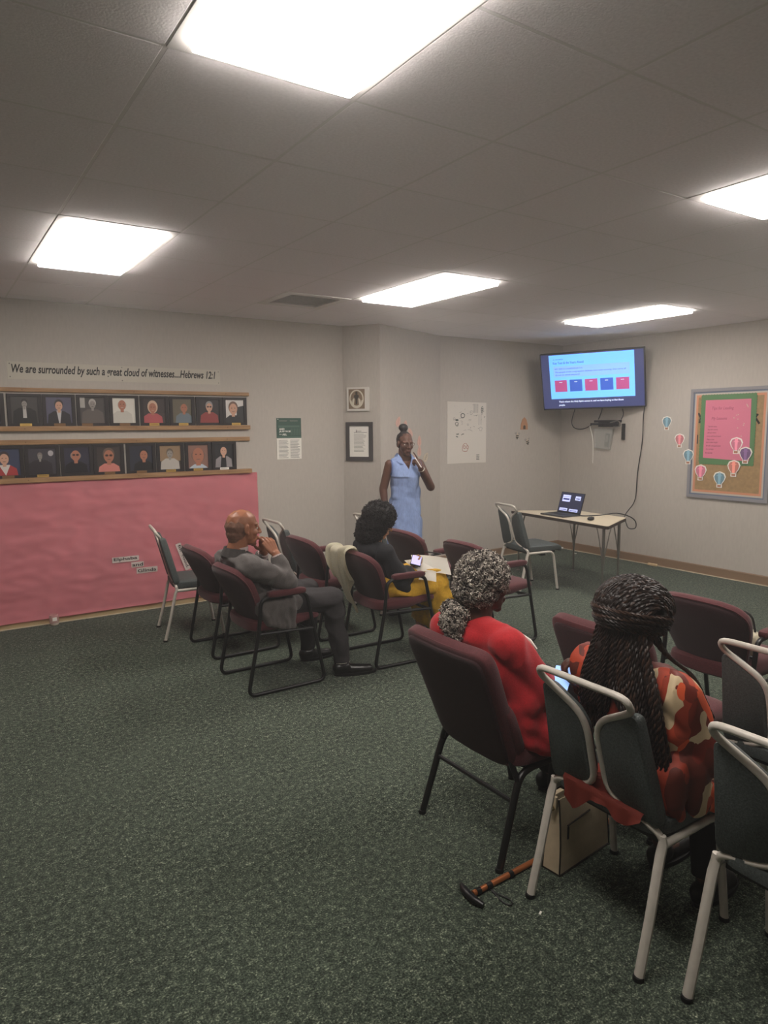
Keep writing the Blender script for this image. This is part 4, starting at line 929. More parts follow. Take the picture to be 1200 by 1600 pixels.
# ---- 1: standing speaker in the blue sleeveless dress
def speaker():
    O = V((3.93, 5.57, 0)); f = V((-.26, -.96, 0)).normalized(); l = V((-f.y, f.x, 0)); Z = V((0, 0, 1))
    W = lambda a, b, z: O+l*a+f*b+Z*z
    P0 = person('person', 'standing person in a sleeveless blue dress, hand at chin, hair in a high bun', O)
    hc = W(-.005, .03, 1.515); hf = V((-.19, -.97, -.10)); hp, HP, HM = head_prims(hc, hf, 1.0, neck_to=W(0, -.005, 1.36))
    wrL = W(.098, .170, 1.290); wrR = W(-.205, .02, .845)
    dl = (W(.025, .160, 1.42)-wrL).normalized()
    h1, tipsL = hand_prims(wrL, dl, (-l*.55-f*.75), -1, ((2, 8, 6), (75, 80, 45), (82, 85, 50), (85, 85, 50)), .92)
    h2, _ = hand_prims(wrR, V((0, 0, -1))+f*.12, -l*-1, 1, ((18, 25, 15),)*4, .92)
    sL, sR, eL, eR = W(.155, -.005, 1.318), W(-.155, -.005, 1.318), W(.262, .035, 1.085), W(-.212, -.035, 1.075)
    body = hp+h1+h2+[('c', sL, eL, .047, .042), ('c', eL, wrL, .043, .026), ('c', sR, eR, .047, .041), ('c', eR, wrR, .041, .026),
        ('c', W(-.10, 0, 1.318), W(.10, 0, 1.318), .046, .046), ('e', W(0, 0, 1.2), (.08, .115, .14), frame(f).copy()), ('e', W(0, .004, 1.31), (.062, .11, .06), frame(f).copy()), ('e', W(0, 0, .95), (.08, .10, .2), frame(f).copy()), ('e', W(0, -.01, .82), (.09, .125, .13), frame(f).copy()),
        ('c', W(.085, 0, .80), W(.085, .03, .47), .085, .055), ('c', W(.085, .03, .47), W(.085, -.01, .09), .055, .035), ('c', W(.085, -.01, .06), W(.09, .13, .035), .035, .028),
        ('c', W(-.085, 0, .80), W(-.085, .03, .47), .085, .055), ('c', W(-.085, .03, .47), W(-.085, -.01, .09), .055, .035), ('c', W(-.085, -.01, .06), W(-.09, .13, .035), .035, .028)]
    fobj('body', body, .0052, 2, S_dark, P0, O)
    eyes(HP, HM, 1, P0, O)
    bm = nb(); c = HP(.0935, 0, -.060)-O; bmesh.ops.create_uvsphere(bm, u_segments=12, v_segments=8, radius=1, matrix=Matrix.Translation(c) @ HM.to_4x4() @ Matrix.Diagonal((.0065, .019, .008, 1))); obj('lips', bm, flat('lips_rose', (112, 68, 62), .5), P0)
    hair = [('e', HP(-.030, 0, .040), (.088, .079, .080), HM), ('e', HP(-.045, 0, -.005), (.062, .072, .06), HM), ('c', HP(-.045, .0, .10), HP(-.058, 0, .135), .028, .030), ('e', HP(-.06, 0, .150), (.047, .047, .040), HM)]
    fobj('hair', hair, .006, 2, mat('hair_black', (30, 25, 26), .5, 60, .3, .4, 90), P0, O, amp=.002, scale=60, seed=2)
    bm = nb()
    for sg in (1, -1):
        tube(bm, [HP(.092-.006*abs(math.sin(k*PI/8)), sg*.032+.023*math.cos(k*2*PI/16), .004+.019*math.sin(k*2*PI/16))-O for k in range(16)], .0013, 5, True)
        tube(bm, [HP(.088, sg*.055, .008)-O, HP(.06, sg*.075, .01)-O, HP(-.005, sg*.082, .008)-O], .0013, 5)
    tube(bm, [HP(.094, .009, .008)-O, HP(.097, 0, .011)-O, HP(.094, -.009, .008)-O], .0013, 5); obj('eyeglasses', bm, mat('gold_wire', (86, 58, 48), .5, metal=.3), P0)
    # dress
    rs = interp([(.46, .182, .150, .0), (.62, .176, .145, .0), (.80, .168, .135, .0), (.98, .150, .120, .005), (1.10, .146, .118, .01), (1.20, .150, .125, .015), (1.285, .150, .108, .0), (1.340, .152, .080, -.005), (1.372, .130, .068, -.008), (1.398, .075, .062, -.005)], 6)
    rings = [(W(0, fo, z)-O, l*a, f*b) for z, a, b, fo in rs]
    bm = nb()
    def fold(th, t):
        k = max(0, 1-t*1.6); return .030*k*math.sin(7*th+1.2)+.018*k*math.sin(11*th+3*t)+.012*noise.noise(V((math.cos(th)*2, math.sin(th)*2, t*7)))*1.6
    loft(bm, rings, 72, fold)
    for sg in (1, -1):
        nm = (l*sg-Z*.5).normalized(); gm_ = [q for q in bm.faces if q.calc_center_median().dot(f) > 0 and q.calc_center_median().z > 1.25]
        bmesh.ops.bisect_plane(bm, geom=gm_+list(set(e for q in gm_ for e in q.edges))+list(set(v for q in gm_ for v in q.verts)), plane_co=Z*1.27, plane_no=nm, dist=1e-5)
    kill = [q for q in bm.faces if (lambda p: (p.dot(f) > 0 and abs(p.dot(l)) < (p.z-1.27)*.50))(q.calc_center_median())]
    bmesh.ops.delete(bm, geom=kill, context='FACES')
    dr = obj('dress', bm, mat('chambray_blue', (132, 152, 194), .85, 70, .12, .2, 200, stretch=(1, 1, .3)), P0)
    wrinkle(dr.data, amp=.013, scale=6, seed=4, stretch=(1, 1, 1.8), mask=lambda p: 1 if .55 < p.z < 1.2 else .15)
    bm = nb()
    for sg in (1, -1):                                   # collar flaps and V placket
        A = [W(sg*.060, -.055, 1.425), W(sg*.066, .0, 1.418), W(sg*.050, .060, 1.375), W(sg*.040, .098, 1.325), W(sg*.072, .096, 1.318), W(sg*.108, .050, 1.352), W(sg*.100, -.02, 1.385), W(sg*.085, -.06, 1.395)]
        vs = [bm.verts.new(p-O) for p in A]; bm.faces.new(vs)
    bmesh.ops.solidify(bm, geom=bm.faces[:], thickness=.006); obj('collar', bm, MATS['chambray_blue'], P0, False)
    bm = nb()
    for sg in (1, -1):
        c = W(sg*.146, -.002, 1.285)-O
        tube(bm, [c+(f*.066*math.cos(2*PI*k/20)+Z*.072*math.sin(2*PI*k/20))+l*sg*(.006-.004*math.sin(2*PI*k/20)) for k in range(20)], .006, 6, True)
    obj('armhole_trim', bm, flat('dress_binding', (88, 104, 150), .8), P0)
    bm = nb()
    for s2 in (.085, -.085): tube(bm, [W(s2, .012, .58)-O, W(s2, .03, .47)-O, W(s2, .01, .28)-O, W(s2, -.01, .10)-O], [.079, .062, .054, .042], 14)
    obj('leggings', bm, flat('leggings_navy', (34, 36, 50), .8), P0)
    for s2 in (.085, -.085): shoe(W(s2, -.05, 0), W(s2*1.1, .16, 0), P0, O, M_dark)
    bm = nb(); q = wrL+(eL-wrL)*.10; d = (eL-wrL).normalized(); a = d.orthogonal().normalized(); b = d.cross(a)
    tube(bm, [q-O+(a*math.cos(2*PI*k/16)+b*math.sin(2*PI*k/16))*.031 for k in range(16)], .004, 6, True); obj('bracelet', bm, mat('bright_band', (226, 220, 206), .25, metal=.6), P0)
    pa = wrL+dl*.075+l*-.005+f*.028
    pen = thing('pen', 'slim white and silver pen held at the chin by the standing person', 'pen', pa)
    ax = (R_*-.52-D_*.80).normalized(); bm = nb(); tube(bm, [ax*-.075, ax*.04], .0042, 8); obj('barrel', bm, flat('pen_white', (230, 226, 218), .3), pen)
    bm = nb(); tube(bm, [ax*.04, ax*.06], .0046, 8); obj('cap', bm, mat('pen_cap', (190, 150, 130), .3, metal=.5), pen)
speaker()
# ---- 2: seated person in the grey suit, hands at the mouth
def suit():
    O = V((1.72, 4.19, 0)); P0 = person('person', 'bald seated person in a grey suit, hands folded at the mouth', O)
    yc = 4.19; s = 1.07
    hc = V((1.680, yc-.01, 1.045)); hf = V((1, -.04, -.06)); hp, HP, HM = head_prims(hc, hf, s, neck_to=(1.625, yc, .885))
    sR, sL = V((1.665, 4.005, .815)), V((1.640, 4.375, .82)); eR, eL = V((1.885, 3.975, .705)), V((1.87, 4.40, .70))
    wR, wL = V((1.850, 4.065, .872)), V((1.855, 4.27, .86))
    mouth = HP(.128, 0, -.02)
    dR = (mouth+V((-.03, -.015, .035))-wR).normalized(); dL = (mouth+V((.02, .02, .0))-wL).normalized()
    h1, _ = hand_prims(wR, dR, V((-.15, .97, .1)), 1, ((18, 32, 22), (26, 38, 25), (34, 45, 28), (42, 52, 30)), 1.05, thumb=(-.6, .35, .7))
    h2, _ = hand_prims(wL, dL, V((-.1, -.97, .1)), -1, ((40, 55, 35),)*4, 1.05)
    hipR, hipL = V((1.78, 4.095, .545)), V((1.78, 4.285, .545)); kR, kL = V((2.235, 4.03, .53)), V((2.22, 4.36, .53)); aR, aL = V((2.295, 3.985, .10)), V((2.24, 4.385, .10))
    body = hp+h1+h2+[('c', sR, eR, .05, .042), ('c', eR, wR, .042, .03), ('c', sL, eL, .05, .042), ('c', eL, wL, .042, .03), ('c', sR, sL, .06, .06),
        ('e', (1.71, yc, .72), (.08, .15, .17)), ('e', (1.77, yc, .58), (.09, .15, .11)), ('c', hipR, kR, .075, .06), ('c', kR, aR, .052, .036), ('c', hipL, kL, .075, .06), ('c', kL, aL, .052, .036),
        ('c', aR-V((0, 0, .05)), aR+V((.13, -.03, -.068)), .028, .02), ('c', aL-V((0, 0, .05)), aL+V((.13, 0, -.068)), .028, .02)]
    fobj('body', body, .0052, 2, S_brown, P0, O); eyes(HP, HM, s, P0, O)
    hair = [('e', HP(-.031, 0, .008), (.0855*s, .0762*s, .070*s), HM), ('e', HP(-.044, 0, -.035), (.062*s, .066*s, .055*s), HM), ('e', HP(-.046, 0, -.065), (.048*s, .052*s, .045*s), HM)]
    fobj('hair', hair, .005, 2, mat('hair_cropped_grey', (112, 78, 62), .7, 120, .2, .3, 160), P0, O, amp=.0006, scale=90, seed=3)
    M_suit = mat('grey_suit', (82, 77, 75), .85, 200, .2, .25, 260, sheen=.2)
    j = [('c', sR+V((-.01, .0, -.004)), sL+V((-.01, 0, -.004)), .079, .077), ('e', (1.625, yc, .845), (.085, .16, .062)), ('e', (1.695, yc, .72), (.098, .198, .17)), ('e', (1.76, yc, .60), (.105, .198, .14)), ('e', (1.79, yc, .55), (.115, .20, .085)),
         ('c', sR, eR, .069, .064), ('c', eR, wR+(eR-wR)*.22, .063, .045), ('c', sL, eL, .074, .064), ('c', eL, wL+(eL-wL)*.22, .063, .045),
         ('c', (1.73, 4.02, .56), (1.95, 4.02, .55), .075, .055)]+[('c', (1.70+.04*k, 3.992-.002*k, .57), (1.745+.033*k, 3.970, .455-.012*k), .040, .021) for k in range(6)]
    jk = fobj('jacket', j, .0075, 9, M_suit, P0, O, amp=.009, scale=9, seed=11, stretch=(1.4, .7, 1.4))
    bm = nb()                                              # turned collar standing off the nape
    ring = []
    for k in range(22):
        a = PI*.42+k/21*PI*1.16; ring.append((math.cos(a), math.sin(a)))
    cc = V((1.635, yc, .895))-O
    r0 = [bm.verts.new(cc+V((x*.070, y*.085, .030-.02*(x+1)*.5))) for x, y in ring]; r1 = [bm.verts.new(cc+V((x*.078, y*.094, .034-.02*(x+1)*.5))) for x, y in ring]; r2 = [bm.verts.new(cc+V((x*.102, y*.125, -.018-.03*(x+1)))) for x, y in ring]
    for A, B in ((r0, r1), (r1, r2)):
        for k in range(21): bm.faces.new((A[k], A[k+1], B[k+1], B[k]))
    bmesh.ops.solidify(bm, geom=bm.faces[:], thickness=.004); obj('collar', bm, M_suit, P0)
    bm = nb(); lathe(bm, [(.064, .0), (.066, .025), (.060, .026)], cc+V((.008, 0, .005)), 20); obj('shirt_collar', bm, flat('shirt_pale', (196, 178, 176), .8), P0)
    bm = nb()
    for wv_, ev in ((wR, eR), (wL, eL)):
        d = (ev-wv_).normalized(); tube(bm, [wv_+d*.012-O, wv_+d*.05-O], [.038, .040], 14)
    obj('shirt_cuffs', bm, MATS['shirt_pale'], P0)
    tr = [('c', hipR, kR, .098, .080), ('c', kR+V((0, 0, -.01)), aR+V((-.012, 0, .005)), .076, .053), ('c', hipL, kL, .098, .08), ('c', kL+V((0, 0, -.01)), aL+V((-.012, 0, .005)), .076, .053), ('e', (1.76, yc, .545), (.13, .19, .055))]
    fobj('trousers', tr, .0085, 5, mat('charcoal_trousers', (50, 47, 49), .85, 160, .2, .2, 240), P0, O, amp=.010, scale=8, seed=5, stretch=(.6, 1.6, 1))
    for a, t in ((aR, V((.245, -.075, 0))), (aL, V((.235, .0, 0)))):
        h = V((a.x-.045, a.y, 0)); shoe(h, h+t, P0, O, mat('black_leather', (20, 19, 19), .3, spec=.6), .05, .075)
    bm = nb(); d = aR+V((-.012, 0, -.012))-O
    tube(bm, [d+V((.050*math.cos(a), .046*math.sin(a), -.006*math.sin(a))) for a in [-PI*.95+k*PI*.9/14 for k in range(15)]], .0035, 6); obj('ankle_band', bm, mat('bright_chain', (206, 200, 188), .3, metal=.7), P0)
suit()
# ---- 3: seated reader in black top and yellow skirt
def reader():
    O = V((2.68, 4.165, 0)); yc = 4.165
    P0 = person('person', 'seated person with dark curly hair, black top and yellow skirt, reading papers', O)
    hc = V((2.742, 4.185, 1.000)); hf = V((.88, -.05, -.45)); hp, HP, HM = head_prims(hc, hf, 1.0, neck_to=(2.665, 4.175, .85))
    sR, sL = V((2.67, 4.005, .79)), V((2.67, 4.335, .80)); eR, eL = V((2.765, 3.965, .60)), V((2.80, 4.37, .61)); wR, wL = V((2.935, 4.055, .655)), V((2.945, 4.21, .635))
    h1, _ = hand_prims(wR, (.85, .25, .12), (0.05, .75, .65), 1, ((35, 45, 30),)*4, .92, thumb=(.5, .1, .8))
    h2, _ = hand_prims(wL, (.9, -.25, -.15), (0, -.3, -.95), -1, ((15, 20, 15),)*4, .92)
    hipR, hipL = V((2.72, 4.07, .56)), V((2.72, 4.26, .56)); kR, kL = V((3.10, 4.03, .545)), V((3.10, 4.27, .545)); aR, aL = V((3.17, 4.02, .10)), V((3.16, 4.26, .10))
    body = hp+h1+h2+[('c', sR, eR, .046, .04), ('c', eR, wR, .038, .026), ('c', sL, eL, .046, .04), ('c', eL, wL, .038, .026), ('c', sR, sL, .055, .055), ('e', (2.70, yc, .70), (.09, .14, .16)), ('e', (2.74, yc, .58), (.11, .16, .10)),
        ('c', hipR, kR, .075, .056), ('c', kR, aR, .05, .034), ('c', hipL, kL, .075, .056), ('c', kL, aL, .05, .034), ('c', aR-V((0, 0, .05)), aR+V((.14, 0, -.07)), .032, .026), ('c', aL-V((0, 0, .05)), aL+V((.14, 0, -.07)), .032, .026)]
    fobj('body', body, .0055, 2, S_tan, P0, O); eyes(HP, HM, 1, P0, O)
    ells = [(HP(-.035, 0, .028), (.120, .122, .106)), (HP(-.055, 0, -.065), (.104, .116, .09)), (HP(-.055, 0, -.13), (.085, .105, .065))]
    mh = mat('hair_black_curly', (26, 22, 23), .6, 50, .3, .5, 70)
    fobj('hair', [('e', c, r) for c, r in ells], .009, 2, mh, P0, O, amp=.012, scale=26, seed=8, ridged=False)
    curls('hair_curls', surf_pts(ells, 1500, 5), P0, O, [mh, flat('hair_soft_black', (36, 30, 30), .6)], r=.0065, tr=.0024, seed=3, N=12)
    tp = [('c', sR, sL, .070, .070), ('e', (2.645, yc, .80), (.09, .15, .065)), ('e', (2.695, yc, .70), (.108, .170, .16)), ('e', (2.745, yc, .59), (.115, .185, .12)), ('c', sR, eR, .066, .064), ('c', eR, eR+(wR-eR)*.45, .064, .066), ('c', eR+V((-.01, -.005, -.02)), eR+V((.03, 0, -.06)), .06, .045), ('c', sL, eL, .066, .064), ('c', eL, eL+(wL-eL)*.45, .064, .06)]
    fobj('black_top', tp, .008, 5, mat('black_knit', (34, 34, 38), .9, 150, .25, .25, 200), P0, O, amp=.008, scale=8, seed=21)
    sk = [('c', hipR, kR, .112, .090), ('c', hipL, kL, .112, .090), ('c', (2.75, yc, .555), (3.10, 4.15, .55), .10, .085), ('c', kR, (3.215, 3.985, .21), .088, .085), ('c', kL, (3.20, 4.27, .22), .088, .085), ('c', (3.10, 4.15, .54), (3.21, 4.13, .21), .085, .085), ('c', (2.74, 4.01, .53), (3.03, 3.985, .515), .062, .06)]
    fobj('yellow_skirt', sk, .0085, 5, mat('mustard_skirt', (212, 164, 44), .8, 60, .1, .15, 160), P0, O, amp=.020, scale=7, seed=14, stretch=(.5, 1.9, .8))
    for a in (aR, aL): h = V((a.x-.03, a.y, 0)); shoe(h, h+V((.22, 0, 0)), P0, O, M_dark)
    ph = thing('smartphone', 'smartphone with pale lilac screen held over the papers by the seated reader', 'phone', (2.955, 4.045, .705)); ph.rotation_euler = (.25, -.25, math.radians(48))
    bm = nb(); box(bm, (0, 0, 0), (.155, .078, .010), .004); obj('case', bm, M_dark, ph)
    bm = nb(); box(bm, (0, 0, .0055), (.142, .068, .001)); obj('screen', bm, em('phone_screen', (176, 170, 226), .75), ph, False)
    for k, (nm, lab, x, y, z, rz, sx, sy, rx) in enumerate((('paper_sheet', 'larger white paper sheet on the yellow lap, topmost corner toward the room', 3.105, 4.065, .655, -.45, .28, .215, .48), ('paper_sheet', 'white paper sheet half under the phone on the yellow lap', 3.02, 4.055, .658, .10, .22, .18, .40), ('paper_sheet', 'white paper corner peeking under the maroon arm pad on the yellow skirt', 2.97, 3.955, .610, -.55, .16, .10, .75))):
        bm = nb(); n = 8; g = [[bm.verts.new((sx*(i/n-.5), sy*(q/n-.5), .010*math.sin(i/n*3.1)+.006*math.sin(q/n*4+1))) for q in range(n+1)] for i in range(n+1)]
        for i in range(n):
            for q in range(n): bm.faces.new((g[i][q], g[i+1][q], g[i+1][q+1], g[i][q+1]))
        bmesh.ops.solidify(bm, geom=bm.faces[:], thickness=.0012)
        o = obj(nm, bm, M_white, None, True, (x, y, z)); o.rotation_euler = (rx, .12, rz); tag(o, lab, 'paper', 'papers on the reader\'s lap')
    pn = thing('pen', 'black pen lying across the white papers on the yellow lap', 'pen', (3.20, 4.16, .722)); pn.rotation_euler = (0, .1, -.9)
    bm = nb(); tube(bm, [(-.06, 0, 0), (.06, 0, 0)], .005, 8); obj('barrel', bm, M_dark, pn)
    bm = nb(); tube(bm, [(.06, 0, 0), (.075, 0, 0)], [.005, .0012], 8); obj('tip', bm, M_inkg, pn)
reader()
# cream sweater over the reader's chair back
def sweater():
    bm = nb(); nu, nv = 28, 44; G = []
    for j in range(nv+1):                                # v: from the seat side, over the top edge, down behind
        v = j/nv; row = []
        for i in range(nu+1):
            u = i/nu; y = 4.090+.285*u
            top = .812-.035*max(0, (y-4.30)/.13)**2+.012*math.sin(u*8)
            if v < .22: t = v/.22; x = 2.505+(1-t)*.04; z = top-.12*(1-t)*(.4+u*.6)
            elif v < .36: t = (v-.22)/.14; a = PI*t; x = 2.452+.053*math.cos(a); z = top+.034*math.sin(a)
            else:
                t = (v-.36)/.64; lng = .27-.06*math.cos(u*PI*2)+.17*math.exp(-((u-.38)/.16)**2)
                x = 2.399+.23*lng*t*1.6-.022*math.sin(PI*t); z = top-lng*t; y = 4.090+.285*u+(.06-.02*u)*t*(1 if u < .5 else .6)
            fo = (.016*math.sin(u*19+v*2.5)+.008*math.sin(u*37))*(.35+v)
            row.append(bm.verts.new((x-fo-.010, y, z)))
        G.append(row)
    for j in range(nv):
        for i in range(nu): bm.faces.new((G[j][i], G[j][i+1], G[j+1][i+1], G[j+1][i]))
    bmesh.ops.solidify(bm, geom=bm.faces[:], thickness=.012)
    tag(obj('sweater', bm, mat('cream_knit', (226, 220, 198), .95, 130, .08, .4, 180)), 'cream knitted sweater draped over the back of a maroon armchair', 'sweater')
sweater()
# ---- 4: foreground person in the red jacket with curly grey hair
def redjacket():
    O = V((1.92, 2.05, 0)); yc = 2.05
    P0 = person('person', 'seated person in a red jacket, curly salt and pepper hair in a low ponytail', O)
    hc = V((1.835, 2.045, 1.060)); hf = V((.95, -.25, -.12)); hp, HP, HM = head_prims(hc, hf, 1.0, neck_to=(1.80, 2.05, .89))
    sR, sL = V((1.80, 1.880, .860)), V((1.79, 2.225, .845)); eR, eL = V((1.945, 1.826, .665)), V((1.94, 2.30, .65)); wR, wL = V((2.14, 1.93, .60)), V((2.14, 2.14, .60))
    h1, _ = hand_prims(wR, (.75, .6, -.1), (-.3, .4, -.8), 1, ((25, 35, 25),)*4, .92); h2, _ = hand_prims(wL, (.75, -.6, -.1), (-.3, -.4, -.8), -1, ((25, 35, 25),)*4, .92)
    hipR, hipL = V((1.95, 1.955, .55)), V((1.95, 2.145, .55)); kR, kL = V((2.255, 1.96, .53)), V((2.30, 2.16, .53)); aR, aL = V((2.21, 1.97, .10)), V((2.33, 2.15, .10))
    body = hp+h1+h2+[('c', sR, eR, .048, .04), ('c', eR, wR, .04, .027), ('c', sL, eL, .048, .04), ('c', eL, wL, .04, .027), ('c', sR, sL, .058, .058), ('e', (1.86, yc, .74), (.11, .15, .16)), ('e', (1.93, yc, .58), (.12, .15, .11)),
        ('c', hipR, kR, .075, .058), ('c', kR, aR, .052, .036), ('c', hipL, kL, .075, .058), ('c', kL, aL, .052, .036), ('c', aR-V((0, 0, .05)), aR+V((.13, 0, -.07)), .032, .026), ('c', aL-V((0, 0, .05)), aL+V((.13, 0, -.07)), .032, .026)]
    fobj('body', body, .0055, 2, S_dk2, P0, O); eyes(HP, HM, 1, P0, O)
    ells = [(HP(-.020, .0, .032), (.108, .098, .094)), (HP(-.040, .0, -.022), (.085, .090, .075))]
    pony = [(V((1.722, 2.095, .950)), (.050, .062, .042)), (V((1.700, 2.085, .910)), (.040, .056, .044)), (V((1.695, 2.070, .868)), (.026, .034, .036))]
    mg = mat('hair_dark_grey', (70, 64, 60), .7, 120, .4, .4, 120)
    fobj('hair', [('e', c, r) for c, r in ells+pony], .008, 1, mg, P0, O, amp=.004, scale=40, seed=6, ridged=False)
    gm = [flat('hair_silver', (206, 198, 186), .5), flat('hair_grey', (150, 142, 132), .5), flat('hair_ash', (100, 92, 86), .55), flat('hair_charcoal', (46, 41, 39), .6)]
    curls('hair_curls', surf_pts(ells, 3400, 2, keep=lambda p: (p-hc).dot(V(hf)) < .085)+surf_pts(pony, 1200, 4), P0, O, gm, r=.0048, tr=.0019, seed=9)
    M_red = mat('red_wool', (176, 26, 34), .85, 160, .12, .2, 220, sheen=.2)
    j = [('c', sR, sL, .068, .070), ('c', (1.795, 2.04, .895), sR+V((0, .02, .004)), .058, .062), ('c', (1.795, 2.05, .895), sL, .058, .062), ('e', (1.785, yc, .855), (.082, .155, .062)), ('e', (1.83, yc, .74), (.125, .185, .17)), ('e', (1.90, yc, .60), (.135, .195, .14)), ('c', sR, eR, .069, .064), ('c', (1.80, 1.93, .80), (1.88, 1.86, .62), .075, .075), ('c', eR, wR+(eR-wR)*.15, .062, .046), ('c', sL, eL, .08, .07), ('c', eL, wL+(eL-wL)*.15, .068, .046),
         ('c', (1.90, 1.87, .56), (2.03, 1.855, .53), .075, .07), ('c', (1.875, 1.830, .47), (2.02, 1.805, .405), .040, .030), ('c', (1.86, 1.845, .55), (1.99, 1.81, .46), .05, .05), ('c', (1.84, 1.86, .62), (1.87, 1.845, .48), .05, .045)]
    fobj('red_jacket', j, .0075, 12, M_red, P0, O, amp=.007, scale=8, seed=31, stretch=(1.3, 1.3, .55), mask=lambda p: .25 if (p.y > -.13 and p.z > .6) else 1)
    bm = nb(); c = V((1.805, 2.05, .893))-O
    tube(bm, [c+V((.060*math.cos(a), .066*math.sin(a), .010-.03*(math.cos(a)+1)*.5)) for a in [k*2*PI/24 for k in range(24)]], .014, 8, True); obj('collar', bm, M_red, P0)
    bm = nb(); tube(bm, [V((1.862, 1.872, .895))-O, V((1.888, 1.846, .868))-O, V((1.905, 1.826, .835))-O], [.004, .011, .005], 6, flat=.5); obj('white_trim', bm, M_white, P0)
    tr = [('c', hipR, kR, .092, .074), ('c', kR, aR+V((0, 0, .02)), .068, .052), ('c', hipL, kL, .092, .074), ('c', kL, aL+V((0, 0, .02)), .068, .052)]
    fobj('trousers', tr, .01, 4, flat('trousers_black', (28, 26, 28), .85), P0, O)
    for a in (aR, aL): h = V((a.x-.03, a.y, 0)); shoe(h, h+V((.22, 0, 0)), P0, O, M_dark)
redjacket()
# ---- 5: foreground person with long braids and a printed rust blouse
def print_mat():
    m = mat('printed_blouse', (150, 62, 40), .6); nt = m.node_tree; N = nt.nodes; L = nt.links; b = N['Principled BSDF']
    tc = N.new('ShaderNodeTexCoord'); mp = N.new('ShaderNodeMapping'); mp.inputs['Scale'].default_value = (1, 1, .5); L.new(tc.outputs['Object'], mp.inputs[0])
    n = N.new('ShaderNodeTexNoise'); n.inputs['Scale'].default_value = 10; n.inputs['Detail'].default_value = 1.5; L.new(mp.outputs[0], n.inputs['Vector'])
    mx = N.new('ShaderNodeMix'); mx.data_type = 'VECTOR'; mx.inputs[0].default_value = .20; L.new(mp.outputs[0], mx.inputs[4]); L.new(n.outputs['Color'], mx.inputs[5])
    v = N.new('ShaderNodeTexVoronoi'); v.inputs['Scale'].default_value = 19; L.new(mx.outputs[1], v.inputs['Vector'])
    s = N.new('ShaderNodeSeparateColor'); L.new(v.outputs['Color'], s.inputs[0])
    r = N.new('ShaderNodeValToRGB'); r.color_ramp.interpolation = 'CONSTANT'; e = r.color_ramp.elements
    e[0].position = 0; e[0].color = lin((110, 38, 26)); e[1].position = .30; e[1].color = lin((176, 66, 40))
    for p, c in ((.50, (150, 56, 36)), (.60, (206, 184, 148)), (.72, (92, 38, 28)), (.90, (214, 88, 50))): k = e.new(p); k.color = lin(c)
    L.new(s.outputs[0], r.inputs[0]); L.new(r.outputs[0], b.inputs['Base Color'])
    return m
